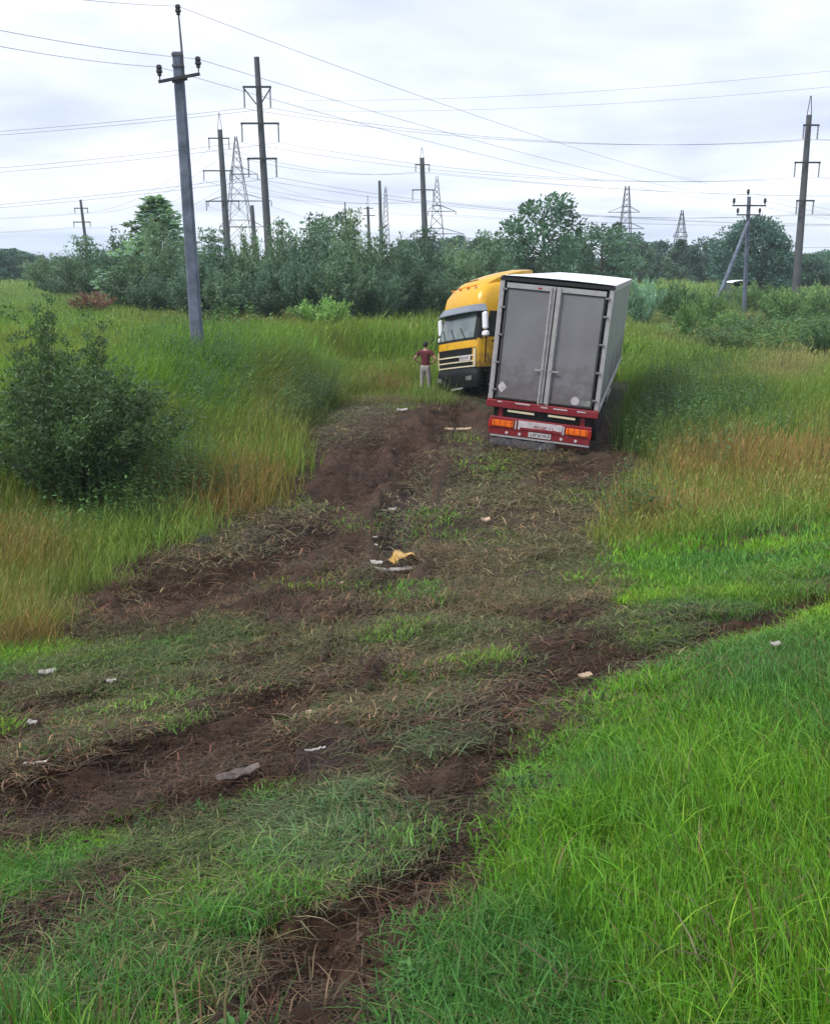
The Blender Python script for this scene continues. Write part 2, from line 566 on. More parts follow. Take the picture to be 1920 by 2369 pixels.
def leaf_mat(name, attr_src):
    """attr_src 'tint' (per instance) or 'object' (object colour); per-leaf variation in the mesh attribute 'shade'"""
    m, t, b = mat_base(name)
    n, l = t.nodes.new, t.links.new
    t.nodes.remove(b)
    if attr_src == 'tint':
        a = n('ShaderNodeAttribute'); a.attribute_type = 'INSTANCER'; a.attribute_name = 'tint'
        base = a.outputs['Color']
    else:
        a = n('ShaderNodeObjectInfo')
        base = a.outputs['Color']
    sh = n('ShaderNodeAttribute'); sh.attribute_type = 'GEOMETRY'; sh.attribute_name = 'shade'
    mu = n('ShaderNodeMixRGB'); mu.blend_type = 'MULTIPLY'; mu.inputs[0].default_value = 1
    l(base, mu.inputs[1]); l(sh.outputs['Color'], mu.inputs[2])
    p = n('ShaderNodeBsdfPrincipled')
    p.inputs['Roughness'].default_value = 0.5
    p.inputs['Specular IOR Level'].default_value = 0.25
    l(mu.outputs[0], p.inputs['Base Color'])
    tr = n('ShaderNodeBsdfTranslucent')
    tm = n('ShaderNodeMixRGB'); tm.blend_type = 'MULTIPLY'; tm.inputs[0].default_value = 1
    tm.inputs[2].default_value = (1.25, 1.25, 0.6, 1)
    l(mu.outputs[0], tm.inputs[1]); l(tm.outputs[0], tr.inputs['Color'])
    mx = n('ShaderNodeMixShader'); mx.inputs[0].default_value = 0.33
    l(p.outputs[0], mx.inputs[1]); l(tr.outputs[0], mx.inputs[2])
    l(mx.outputs[0], t.nodes['Material Output'].inputs['Surface'])
    return m


M_grass = leaf_mat('grass_blades', 'tint')
M_leaf = leaf_mat('leaves', 'object')
M_bark = simple('bark', (0.10, 0.085, 0.07), 0.9, var=0.35, vscale=9, bump=0.5, bscale=25)

# ground
M_ground, t, b = mat_base('soil')
n, l = t.nodes.new, t.links.new
ga = n('ShaderNodeAttribute'); ga.attribute_name = 'gcol'
wa = n('ShaderNodeAttribute'); wa.attribute_name = 'wet'
geo = n('ShaderNodeNewGeometry')
gn = n('ShaderNodeTexNoise'); gn.inputs['Scale'].default_value = 9; gn.inputs['Detail'].default_value = 8; gn.inputs['Roughness'].default_value = 0.65
l(geo.outputs['Position'], gn.inputs['Vector'])
gm = n('ShaderNodeMapRange'); gm.inputs[1].default_value = 0.25; gm.inputs[2].default_value = 0.75; gm.inputs[3].default_value = 0.55; gm.inputs[4].default_value = 1.5
l(gn.outputs['Fac'], gm.inputs[0])
gx = n('ShaderNodeMixRGB'); gx.blend_type = 'MULTIPLY'; gx.inputs[0].default_value = 1
l(ga.outputs['Color'], gx.inputs[1]); l(gm.outputs[0], gx.inputs[2]); l(gx.outputs[0], b.inputs['Base Color'])
gr = n('ShaderNodeMapRange'); gr.inputs[3].default_value = 0.95; gr.inputs[4].default_value = 0.68
l(wa.outputs['Fac'], gr.inputs[0]); l(gr.outputs[0], b.inputs['Roughness'])
b.inputs['Specular IOR Level'].default_value = 0.25
gn2 = n('ShaderNodeTexNoise'); gn2.inputs['Scale'].default_value = 38; gn2.inputs['Detail'].default_value = 7; gn2.inputs['Roughness'].default_value = 0.7
l(geo.outputs['Position'], gn2.inputs['Vector'])
gb = n('ShaderNodeBump'); gb.inputs['Strength'].default_value = 0.9; gb.inputs['Distance'].default_value = 0.035
l(gn2.outputs['Fac'], gb.inputs['Height']); l(gb.outputs[0], b.inputs['Normal'])

M_mud_dark = (0.040, 0.024, 0.019)

# ------------------------------------------------------------------ ground sheet (polar grid, fine in front of the viewpoint)
az = np.concatenate([np.linspace(-180, -36, 48)[:-1], np.linspace(-36, 36, 420), np.linspace(36, 180, 48)[1:]])
rr = np.concatenate([np.geomspace(0.4, 60, 520), np.geomspace(60, 1500, 50)[1:]])
A, RR = np.meshgrid(np.radians(az), rr)
GX, GY = (RR * np.sin(A)).ravel(), (RR * np.cos(A)).ravel()
GZ = height(GX, GY)
nA, nR = len(az), len(rr)
i, j = np.meshgrid(np.arange(nR - 1), np.arange(nA - 1), indexing='ij')
a0 = (i * nA + j).ravel()
F = np.stack([a0, a0 + 1, a0 + nA + 1, a0 + nA], 1)
dmask, mmask, wmask = masks(GX, GY, GZ)
fo = fbm(GX, GY, 3.0, 4, 91)[:, None]
veg = np.array((0.050, 0.055, 0.024)) * (0.7 + 0.6 * fo)
farc = np.array((0.085, 0.130, 0.035)) * (0.7 + 0.6 * fbm(GX, GY, 0.05, 4, 92)[:, None])
fr = sstep(45, 110, np.hypot(GX, GY))[:, None]
lawng = (1 - sstep(10, 11.2, -DY * GX + DX * GY))[:, None]
veg = veg + (np.array((0.045, 0.100, 0.020)) * (0.7 + 0.6 * fo) - veg) * lawng
base = veg * (1 - fr) + farc * fr
soil = np.array((0.060, 0.042, 0.027)) * (0.6 + 0.8 * fo)
mudc = np.array((0.056, 0.031, 0.0190)) * (0.35 + 1.3 * fbm(GX, GY, 2.2, 5, 93)[:, None])
wetc = np.array((0.046, 0.026, 0.022))
gc = base + (soil - base) * dmask[:, None]
gc = gc + (mudc - gc) * mmask[:, None]
gc = gc + (wetc - gc) * wmask[:, None]
gme = np_mesh('ground', np.stack([GX, GY, GZ], 1), F, {'gcol': ('FLOAT_COLOR', np.c_[gc, np.ones(len(gc))]), 'wet': ('FLOAT', wmask)})
gme.materials.append(M_ground)
gme.polygons.foreach_set('use_smooth', np.ones(len(F), bool))
ground = bpy.data.objects.new('ground', gme)
COL.objects.link(ground)
tagit(ground, kind='structure')

# ------------------------------------------------------------------ haze
M_haze = bpy.data.materials.new('haze')
M_haze.use_nodes = True
t = M_haze.node_tree
t.nodes.clear()
ho = t.nodes.new('ShaderNodeOutputMaterial')
hv = t.nodes.new('ShaderNodeVolumePrincipled')
hv.inputs['Color'].default_value = (0.78, 0.90, 1.0, 1)
hv.inputs['Density'].default_value = 0.0004
t.links.new(hv.outputs[0], ho.inputs['Volume'])
haze = MB().box((0, 0, 17.0), (3060, 3060, 37.0)).build('haze', M_haze)
tagit(haze, kind='stuff')

# ------------------------------------------------------------------ trees and bushes
def leaf_quads(P, U, Ln, Wd, g, droop=0.0):
    """rhombic leaves at P, pointing along U, length Ln, width Wd"""
    n = len(P)
    U = U / np.linalg.norm(U, axis=1, keepdims=True)
    rv = g.normal(size=(n, 3))
    S = np.cross(U, rv)
    S /= np.maximum(np.linalg.norm(S, axis=1, keepdims=True), 1e-6)
    Ln, Wd = Ln[:, None], Wd[:, None]
    V = np.stack([P, P + U * Ln * 0.45 + S * Wd * 0.5, P + U * Ln - np.array((0, 0, 1)) * Ln * droop, P + U * Ln * 0.45 - S * Wd * 0.5], 1).reshape(-1, 3)
    return V


def bush_mesh(name, h, rad, nst, nl, leaf, seed, spire=0.0, skirt=0.12, wide=2.6):
    """willow-like shrub: stems fanning out of the base, leaves along stems and twigs"""
    g = np.random.default_rng(seed)
    Ps, Us, Sh, Lf = [], [], [], []
    wood = MB()
    for k in range(nst):
        a = g.random() * 6.283
        rr_ = rad * math.sqrt(g.random())
        top_h = h * (0.66 + 0.34 * g.random()) * (1 - 0.35 * (rr_ / rad) ** 2)
        if spire > 0 and k < nst * 0.16:
            rr_ *= 0.35
            top_h = h * (1.0 + spire * g.random())
        b = np.array((math.cos(a), math.sin(a), 0)) * rad * 0.18 * g.random()
        tip = np.array((math.cos(a) * rr_, math.sin(a) * rr_, top_h))
        mid = b + (tip - b) * np.array((0.35, 0.35, 0.55))
        sh0 = 0.65 + 0.7 * g.random()
        curve = lambda t: (1 - t)[:, None] ** 2 * b + 2 * ((1 - t) * t)[:, None] * mid + (t ** 2)[:, None] * tip
        if k % 2 == 0:
            q = curve(np.array((0, .35, .7, 1.0)))
            wood.tube(q, [0.022 * h / 3, 0.014 * h / 3, 0.008 * h / 3, 0.003], 4, False)
        m = nl // nst
        ntw = 9
        tt = skirt + (1 - skirt) * g.random(m) ** 0.8
        tw = g.integers(0, ntw, m)
        twa = g.random(ntw) * 6.283
        twl = (0.12 + 0.2 * g.random(ntw)) * rad * 1.1
        f = g.random(m) ** 0.7
        p = curve(np.round(tt * ntw) / ntw * 0.75 + tt * 0.25)
        off = np.stack([np.cos(twa[tw]), np.sin(twa[tw]), 0.55 * np.ones(m)], 1) * (twl[tw] * f * (1.1 - 0.75 * tt))[:, None]
        p = p + off + g.normal(size=(m, 3)) * 0.035 * h / 3
        p[:, 2] = np.maximum(p[:, 2], 0.03)
        u = off + np.array((0, 0, 0.35)) * twl.mean() + g.normal(size=(m, 3)) * twl.mean() * 0.8
        Ps.append(p); Us.append(u)
        Sh.append(np.tile(sh0 * (0.75 + 0.5 * g.random((m, 1))), (1, 3)) * np.array((1, 1, 1)))
        Lf.append(leaf * (0.6 + 0.8 * g.random(m)))
    P, U, S, Lf = np.vstack(Ps), np.vstack(Us), np.vstack(Sh), np.concatenate(Lf)
    V = leaf_quads(P, U, Lf, Lf / wide, g)
    F = np.arange(len(V)).reshape(-1, 4)
    S = np.repeat(S, 4, 0)
    me = np_mesh(name + '_foliage', V, F, {'shade': ('FLOAT_COLOR', np.c_[S, np.ones(len(S))])})
    me.materials.append(M_leaf)
    st = wood.build('stems', M_bark)
    sm = st.data
    bpy.data.objects.remove(st)
    return me, sm


def tree_mesh(name, h, rad, nl, leaf, seed, shape='round', trunk_h=0.25, wide=1.7, gaps=0.35, nclump=46):
    """trunk with limbs, leaf clumps at the limb ends"""
    g = np.random.default_rng(seed)
    wood = MB()
    bend = g.normal(size=2) * 0.03 * h
    tr = [(0, 0, -0.3), (bend[0] * .3, bend[1] * .3, h * .3), (bend[0] * .7, bend[1] * .7, h * .62), (bend[0], bend[1], h * .93)]
    tb = 0.022 * h
    wood.tube(tr, [tb * 1.25, tb, tb * .62, tb * .12], 7)
    Ps, Us, Sh, Lf = [], [], [], []
    for k in range(nclump):
        t = trunk_h + (1 - trunk_h) * (k + g.random()) / nclump
        a = k * 2.4 + g.random()
        q = (t - trunk_h) / (1 - trunk_h)
        if shape == 'round':
            env = math.sqrt(max(0.05, 1 - (2 * q - 0.85) ** 2 / 1.32))
        elif shape == 'cone':
            env = (1 - q) ** 0.85
        else:                                     # airy, ragged top
            env = 0.5 + 0.5 * math.sin(q * 2.6 + 0.3)
        rr_ = rad * env * (0.35 + 0.65 * math.sqrt(g.random()))
        c = np.array((math.cos(a) * rr_ + bend[0] * t, math.sin(a) * rr_ + bend[1] * t, h * t))
        s0 = np.array((bend[0] * t * .8, bend[1] * t * .8, h * max(t - 0.16 * (rr_ / rad) - 0.03, 0.12)))
        if k % 2 == 0:
            wood.tube([s0, (s0 + c) / 2 + np.array((0, 0, -0.02 * h)), c], [tb * .4, tb * .25, tb * .06], 4, False)
        m = int(nl / nclump * (0.6 + 0.8 * g.random()))
        cr = rad * (0.20 + 0.22 * g.random()) * ((1.0 - 0.72 * q) if shape == 'cone' else 1)
        d = g.normal(size=(m, 3)); d /= np.linalg.norm(d, axis=1, keepdims=True)
        rr2 = cr * g.random(m) ** 0.45
        p = c + d * rr2[:, None] * np.array((1, 1, 0.72))
        Ps.append(p)
        Us.append(d + np.array((0, 0, 0.25)) + g.normal(size=(m, 3)) * 0.6)
        sh0 = 0.6 + 0.75 * g.random()
        Sh.append(np.tile(sh0 * (0.75 + 0.5 * g.random((m, 1))), (1, 3)))
        Lf.append(leaf * (0.6 + 0.8 * g.random(m)))
    P, U, S, Lf = np.vstack(Ps), np.vstack(Us), np.vstack(Sh), np.concatenate(Lf)
    V = leaf_quads(P, U, Lf, Lf / wide, g)
    F = np.arange(len(V)).reshape(-1, 4)
    S = np.repeat(S, 4, 0)
    me = np_mesh(name + '_foliage', V, F, {'shade': ('FLOAT_COLOR', np.c_[S, np.ones(len(S))])})
    me.materials.append(M_leaf)
    st = wood.build('trunk', M_bark)
    sm = st.data
    bpy.data.objects.remove(st)
    return me, sm


def plant(name, label, cat, pair, x, y, sx, sy, sz, tint, group=None, woodname='trunk', crown='crown', yaw=None, dz=0.0):
    e = empty(name, label, cat, (x, y, hz(x, y) - 0.05 + dz), group)
    e.rotation_euler = (0, 0, random.random() * 6.283 if yaw is None else yaw)
    e.scale = (sx, sy, sz)
    c = bpy.data.objects.new(crown, pair[0])
    w = bpy.data.objects.new(woodname, pair[1])
    for q in (c, w):
        COL.objects.link(q)
        q.parent = e
    j = 0.85 + 0.3 * random.random()
    c.color = (tint[0] * j, tint[1] * j, tint[2] * j, 1)
    return e


def px_at(px, y, z=2.0):
    """world x of a photograph column at distance y"""
    return (px - CX) / FPX * (y * _c - (z - ZC) * _s)


def z_at(py, y):
    return at_y(CX, py, y).z


WILLOW = (0.145, 0.235, 0.155)
WILLOW_L = (0.185, 0.285, 0.170)
DARKG = (0.115, 0.195, 0.140)

# big bush in the left foreground
nb = bush_mesh('near_bush', 3.0, 1.75, 96, 32000, 0.098, 301, spire=0.0, skirt=0.04, wide=3.0)
p = at_ground(165, 1165)
e = plant('willow_bush', 'large dark green willow bush standing alone at the left edge, nearest of all bushes', 'bush', nb, p.x + 0.22, p.y - 0.1, 1.14, 1.0, 0.90, (0.082, 0.150, 0.060), woodname='stems', crown='foliage')
nb2 = bush_mesh('near_bush_tall', 3.6, 0.75, 24, 6000, 0.085, 302, skirt=0.25, wide=3.0)
for nm_, (dx, dy, sc) in {'a': (-0.75, 1.0, 1.0), 'b': (-0.05, 1.3, 0.86)}.items():
    f2 = bpy.data.objects.new('foliage', nb2[0]); s2 = bpy.data.objects.new('stems', nb2[1])
    for q in (f2, s2):
        COL.objects.link(q); q.parent = e; q.location = (dx, dy, 0); q.scale = (.8, .8, sc * 1.22)
    f2.color = (0.085, 0.155, 0.064, 1)
e.rotation_euler = (0, 0, 0)

BU = [bush_mesh('thicket', 4.0, 2.3, 56, 13000, 0.16, 310 + i, spire=0.05 * (i % 2), skirt=0.05, wide=2.3) for i in range(4)]
SKY_TOP = o([(0, 545), (90, 540), (150, 528), (235, 500), (300, 495), (360, 500), (420, 515), (470, 505), (560, 492), (620, 500), (690, 468), (760, 478), (830, 500), (900, 512), (1000, 510), (1080, 515), (1140, 500), (1290, 495), (1400, 515), (1500, 512)])
xs_, ys_ = [q[0] for q in SKY_TOP], [q[1] for q in SKY_TOP]
BACK = [(120, 98, 'at the left end of the thicket'), (205, 80, 'under the thin leaning far pole at left'), (285, 68, 'just left of the pointed birch'), (370, 62, 'in front of the pointed birch'), (425, 60, 'directly behind the near concrete pole'),
        (500, 58, 'below the left grey pylon pole'), (580, 58, 'below the lattice pylon'), (660, 57, 'right of the tallest pylon pole'), (735, 56, 'rising above the pale low bush'), (815, 57, 'with ragged tall shoots in mid thicket'),
        (895, 60, 'below the pair of far poles'), (975, 62, 'below the middle pylon pole'), (1055, 64, 'above and left of the yellow cab'), (1130, 68, 'behind the yellow cab roof')]
FRONT = [(165, 84, 'at the shaded foot of the left thicket end'), (300, 62, 'behind the reddish dead weeds'), (365, 56, 'left of the concrete pole foot'), (455, 52, 'just right of the concrete pole foot'), (535, 51, 'two bushes right of the concrete pole'),
         (615, 50, 'just left of the pale low bush'), (700, 50, 'behind the pale low bush'), (790, 50, 'just right of the pale low bush'), (870, 51, 'midway between pale bush and cab'), (950, 53, 'just left of the yellow cab'), (1035, 56, 'directly behind the cab windscreen')]
for k, (px, d, lab) in enumerate(BACK):
    ztop = z_at(np.interp(px, xs_, ys_), d)
    x = px_at(px, d)
    hh = ztop - hz(x, d)
    sw = 0.80 * d / 58 * (1.1 if k % 3 else 0.95)
    plant('thicket_bush', 'tall back-row willow bush ' + lab, 'bush', BU[k % 4], x, d, sw, sw, hh / 3.55, (WILLOW, WILLOW_L, DARKG)[(k * 2 + 1) % 3], 'willow bushes of the long thicket', 'stems', 'foliage')
for k, (px, d, lab) in enumerate(FRONT):
    ztop = z_at(np.interp(px, xs_, ys_) + 45 + 22 * ((k * 7) % 3), d)
    x = px_at(px, d)
    hh = ztop - hz(x, d)
    sw = 0.74 * d / 54 * (1.15 if k % 2 else 1.0)
    plant('thicket_bush', 'dark front-row willow bush ' + lab, 'bush', BU[(k + 2) % 4], x, d, sw, sw, hh / 3.55, (DARKG, WILLOW, DARKG)[k % 3], 'willow bushes of the long thicket', 'stems', 'foliage')

small = bush_mesh('low_bush', 1.6, 1.9, 30, 4200, 0.15, 330, skirt=0.02, wide=2.4)


def low_bush(px, py_top, d, wpx, tint, label, group=None):
    x = px_at(px, d, 1.0)
    g0 = hz(x, d)
    zt = z_at(py_top, d)
    w = wpx / FPX * d / 2 / 1.9
    plant('low_bush', label, 'bush', small, x, d, w, w, max((zt - g0) / 1.5, 0.15), tuple(1.9 * q for q in tint), group, 'stems', 'foliage')


low_bush(748, 688, 45, 165, (0.105, 0.185, 0.055), 'pale green rounded bush in the grass before the dark thicket')
low_bush(222, 672, 56, 120, (0.120, 0.070, 0.055), 'reddish brown dead weed clump at the foot of the left thicket')
RB = [(1485, 640, 62, 110, DARKG, 'dark bush right beside the trailer roof edge'), (1560, 655, 66, 120, (0.050, 0.095, 0.042), 'dark rounded bush between trailer and the braced pole'), (1640, 668, 60, 80, (0.085, 0.145, 0.05), 'light bush at the foot of the slanting brace'),
      (1690, 716, 56, 90, (0.085, 0.15, 0.05), 'low bush hiding the foot of the braced pole'), (1800, 672, 64, 130, (0.070, 0.125, 0.045), 'wide bush right of the braced pole'), (1890, 655, 70, 110, (0.085, 0.14, 0.06), 'tall pale bush at the right edge of the far field'),
      (1905, 745, 40, 120, (0.040, 0.075, 0.035), 'dark bush cut by the right picture edge'), (1590, 690, 52, 60, (0.075, 0.13, 0.045), 'small bush in the field left of the braced pole'), (1722, 654, 86, 95, (0.075, 0.12, 0.05), 'small bush hiding the wall of the low white-roofed shelter'), (1745, 655, 78, 120, (0.08, 0.135, 0.055), 'pale bush straight behind the braced pole')]
for q in RB:
    low_bush(*q, group='low bushes in the field right of the trailer')

# single trees
T_birch = tree_mesh('birch', 7.0, 1.7, 5600, 0.19, 341, 'cone', 0.15, nclump=70)
T_airy = [tree_mesh('airy', 7.0, 2.2, 4600, 0.24, 342 + i, 'airy', 0.25, nclump=40) for i in range(2)]
T_round = [tree_mesh('round', 9.0, 4.0, 15000, 0.34, 350 + i, 'round', 0.08, nclump=110) for i in range(3)]
T_far = [tree_mesh('far', 10.0, 3.3, 3600, 0.55, 360 + i, ('round', 'cone', 'airy', 'round')[i], 0.12, nclump=40) for i in range(4)]


def tree(name, label, pair, hn, rn, px, py_top, d, wpx, tint, group=None):
    x = px_at(px, d)
    g0 = hz(x, d)
    zt = z_at(py_top, d)
    w = wpx / FPX * d / 2 / rn
    plant(name, label, 'tree', pair, x, d, w, w, (zt - g0) / hn, tuple(2.5 * q for q in tint), group)


tree('birch_tree', 'pointed birch tree rising above the thicket left of the pole', T_birch, 6.9, 1.7, 372, 458, 66, 290, (0.080, 0.130, 0.092))
tree('willow_tree', 'loose shoot-topped tree in the middle of the thicket', T_airy[0], 7.2, 2.0, 760, 498, 62, 120, (0.055, 0.095, 0.060))
tree('willow_tree', 'airy ragged tree behind the trailer roof', T_airy[1], 7.2, 1.9, 1258, 455, 78, 150, (0.045, 0.085, 0.060))
tree('willow_tree', 'ragged leafy tree right of the airy tree, below the portal pylon', T_airy[0], 7.2, 1.9, 1390, 520, 84, 130, (0.045, 0.080, 0.058))
tree('willow_tree', 'broad dark tree left of the airy tree above the cab', T_airy[1], 7.2, 2.0, 1180, 548, 80, 130, (0.040, 0.075, 0.055))
tree('round_tree', 'large round dark tree behind the braced pole', T_round[0], 9.3, 4.0, 1735, 508, 118, 165, (0.035, 0.066, 0.060))
tree('round_tree', 'round tree far right beside the tall single pole', T_round[1], 9.3, 4.0, 1860, 588, 135, 120, (0.042, 0.075, 0.060))
tree('round_tree', 'round tree cut off by the right picture edge', T_round[2], 9.3, 4.0, 1925, 580, 150, 120, (0.042, 0.075, 0.060))
FT = [(1310, 545, 'behind the trailer roof, left of portal pylon'), (1345, 555, 'second behind the trailer roof'), (1440, 540, 'at the feet of the portal pylon'), (1480, 565, 'right of the portal pylon'), (1520, 560, 'left of the small lattice pylon'), (1573, 555, 'under the small lattice pylon'),
      (1625, 552, 'pale and pointed, left of the big round tree'), (1660, 560, 'touching the big round tree on its left'), (1800, 580, 'touching the big round tree on its right'), (1835, 588, 'behind the tall single pole'), (5, 575, 'first at the left picture edge'), (30, 578, 'second from the left picture edge'),
      (58, 588, 'third from the left picture edge'), (95, 600, 'just left of the thicket end'), (1000, 552, 'above the thicket under the middle pole'), (1060, 548, 'above the thicket right of the middle pole'), (1110, 550, 'above the thicket over the cab'), (940, 556, 'above the thicket left of the middle pole'), (1895, 590, 'near the right picture edge')]
for k, (px, top, lab) in enumerate(FT):
    d = 150 + 70 * ((k * 37) % 10) / 10
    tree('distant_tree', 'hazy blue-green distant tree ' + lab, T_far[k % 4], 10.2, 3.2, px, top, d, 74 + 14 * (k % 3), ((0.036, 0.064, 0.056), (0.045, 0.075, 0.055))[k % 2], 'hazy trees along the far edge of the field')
for k in range(46):
    px = -150 + k * 52 + random.uniform(-15, 15)
    d = 250 + 90 * random.random()
    top = 590 + 14 * random.random()
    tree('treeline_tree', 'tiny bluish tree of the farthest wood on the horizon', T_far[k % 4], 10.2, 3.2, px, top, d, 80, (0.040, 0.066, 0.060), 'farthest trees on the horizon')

# ------------------------------------------------------------------ poles, pylons and wires
M_conc = simple('weathered_concrete', (0.115, 0.138, 0.185), 0.85, var=0.42, vscale=3.2, bump=0.5, bscale=30, dirt=0.35, dirt_z=(-1, 3))
M_concd = simple('dark_concrete', (0.075, 0.078, 0.088), 0.85, var=0.25, vscale=0.8)
M_steel = simple('galvanised_steel', (0.11, 0.115, 0.12), 0.55, 0.6, var=0.2)
M_dark = simple('dark_iron', (0.035, 0.038, 0.04), 0.5, 0.3, var=0.2)
M_ins = simple('brown_porcelain', (0.035, 0.032, 0.034), 0.25, var=0.1)
M_glassins = simple('grey_insulator', (0.12, 0.14, 0.14), 0.3, var=0.1)
M_wire = simple('aluminium_wire', (0.13, 0.13, 0.14), 0.6, 0.2, var=0.1)


def insulator(parent, c, s=1.0, name='insulator'):
    """pin insulator: stacked bells on a pin"""
    m = MB().lathe([(0.0, .30), (.045, .295), (.075, .27), (.08, .20), (.055, .175), (.085, .16), (.088, .10), (.05, .075), (.06, .06), (.06, .02), (.02, 0.0), (.014, -.10), (0, -.10)], (0, 0, 0), 'Z', 12)
    ob = m.build(name, M_ins, parent, smooth=True)
    ob.location = c
    ob.scale = (s, s, s)
    return ob


def string(parent, c, ln, r=0.13, name='insulator_string', n=6):
    m = MB()
    prof = []
    for k in range(10):
        z = -ln * k / 10
        prof += [(r * .25, z), (r, z - ln * .05), (r * .3, z - ln * .075)]
    m.lathe(prof, (0, 0, 0), 'Z', n)
    ob = m.build(name, M_glassins, parent)
    ob.location = c
    return ob


# near concrete pole
PD = 28.5
PS = PD / 25.0
pb = at_y(459, 800, PD)
gz = hz(pb.x, PD)
ptop = at_y(412, 121, PD)
pole = empty('utility_pole', 'near grey concrete power pole with three dark insulators', 'power pole', (pb.x, PD, gz - 0.3))
hgt = ptop.z - gz + 0.3
pole.rotation_euler = (0, math.atan2(ptop.x - pb.x, ptop.z - pb.z), 0)
m = MB()
pole.scale = (PS, PS, PS)
hgt /= PS
vs, fs = [], []
for z, w, dd in ((0, .150, .13), (hgt * .5, .130, .115), (hgt, .108, .10)):
    c = 0.035
    vs += [(-w + c, -dd, z), (w - c, -dd, z), (w, -dd + c, z), (w * .94, dd, z), (-w * .94, dd, z), (-w, -dd + c, z)]
for l_ in range(2):
    for q in range(6):
        fs.append((l_ * 6 + q, l_ * 6 + (q + 1) % 6, l_ * 6 + 6 + (q + 1) % 6, l_ * 6 + 6 + q))
fs += [(5, 4, 3, 2, 1, 0), (12, 13, 14, 15, 16, 17)]
m.add(vs, fs)
m.build('concrete_post', M_conc, pole)
MB().box((0, -.005, hgt - .06), (.235, .225, .05)).build('clamp_band', M_steel, pole)
MB().box((0, -.005, hgt - .3), (.245, .23, .05)).build('clamp_band', M_steel, pole)
MB().tube([(.125, -.05, hgt - .55), (.118, -.05, hgt), (.10, -.05, hgt + .80)], [.03, .03, .022], 6).build('top_pin', M_steel, pole)
ar = MB().box((0.04, -.17, hgt - .58), (0.98, .06, .065), Matrix.Rotation(R(-9), 3, 'Y')).box((0.04, -.15, hgt - .60), (.36, .03, .12), Matrix.Rotation(R(-9), 3, 'Y'))
ar.build('crossarm', M_dark, pole)
ins = [insulator(pole, (.095, -.05, hgt + .77), 0.80), insulator(pole, (.50, -.17, hgt - .38), 0.85), insulator(pole, (-.41, -.17, hgt - .54), 0.85)]
bpy.context.view_layer.update()
NP = [pole.matrix_world @ (Vector(q.location) + Vector((0, 0, .2))) for q in ins]

# braced pole in the right field
BD = 74.0
bx0, bx1 = at_y(1719, 745, BD), at_y(1732, 455, BD)
bp_ = empty('braced_pole', 'grey concrete power pole with a slanting brace in the right field', 'power pole', (bx0.x, BD, hz(bx0.x, BD)))
hb = bx1.z - bp_.location.z
dx = bx1.x - bx0.x
MB().tube([(0, 0, -.2), (dx, 0, hb)], [.17, .14], 8).build('concrete_post', M_conc, bp_)
st0 = at_y(1636, 745, BD - 3)
MB().tube([(st0.x - bx0.x, -3, hz(st0.x, BD - 3) - bp_.location.z - .2), (dx * .82, -.12, hb * .80)], [.15, .13], 8).build('brace', M_conc, bp_)
MB().box((dx, -.18, hb - .62), (2.4, .09, .1)).box((dx * .97, -.18, hb - 1.25), (1.7, .08, .09)).build('crossarm', M_dark, bp_)
bi = [insulator(bp_, (dx - .1, -.05, hb + .12), 1.3), insulator(bp_, (dx + 1.1, -.18, hb - .5), 1.3), insulator(bp_, (dx - 1.1, -.18, hb - .5), 1.3), insulator(bp_, (dx + .78, -.18, hb - 1.15), 1.2), insulator(bp_, (dx - .78, -.18, hb - 1.15), 1.2)]
bpy.context.view_layer.update()
BP = [bp_.matrix_world @ (Vector(q.location) + Vector((0, 0, .2))) for q in bi]


def hv_pole(label, px_top, py_top, px_bot, py_bot, d, arms, r0, spike=0, group='concrete high-voltage pylon poles', brace=False, r1=None):
    """round concrete pylon pole; arms: (py, px_left, px_right, string_px)"""
    k = d * _c / FPX
    t = at_y(px_top, py_top, d)
    b = at_y(px_bot, py_bot, d)
    slope = (t.x - b.x) / (t.z - b.z)
    g0 = hz(b.x, d)
    bx = b.x + slope * (g0 - b.z)
    e = empty('pylon_pole', label, 'pylon', (bx, d, g0), group)
    H = t.z - g0
    tip = lambda z: slope * z
    MB().tube([(0, 0, -.3), (tip(H * .5), 0, H * .5), (tip(H), 0, H)], [r0, r0 * .82, r1 or r0 * .62], 10).build('concrete_post', M_concd, e, smooth=True)
    if spike:
        sh = spike * k
        sp_ = MB()
        for q in (-1, 1):
            sp_.tube([(tip(H) + q * r0 * .6, 0, H - .3), (tip(H) + q * .03, 0, H + sh)], .05, 4)
        sp_.build('earth_wire_peak', M_steel, e)
    ends = []
    for (py, pl, pr, sl) in arms:
        a = at_y(pl, py, d)
        c = at_y(pr, py, d)
        z = a.z - g0
        ab = MB().box(((a.x + c.x) / 2 - bx, -r0 - .05, z), (c.x - a.x, .16, .17))
        if brace:
            ab.tube([(a.x - bx, -r0, z), (tip(z) - .2, -r0, z - 1.5)], .07, 4).tube([(c.x - bx, -r0, z), (tip(z) + .2, -r0, z - 1.5)], .07, 4)
            brace = False
        ab.build('crossarm', M_dark, e)
        for q in (a, c):
            if sl:
                string(e, (q.x - bx + (0.1 if q is a else -0.1), -r0 - .05, z - .08), sl * k)
                ends.append(Vector((q.x, d - r0 - .05, a.z - sl * k - .1)))
    return e, ends


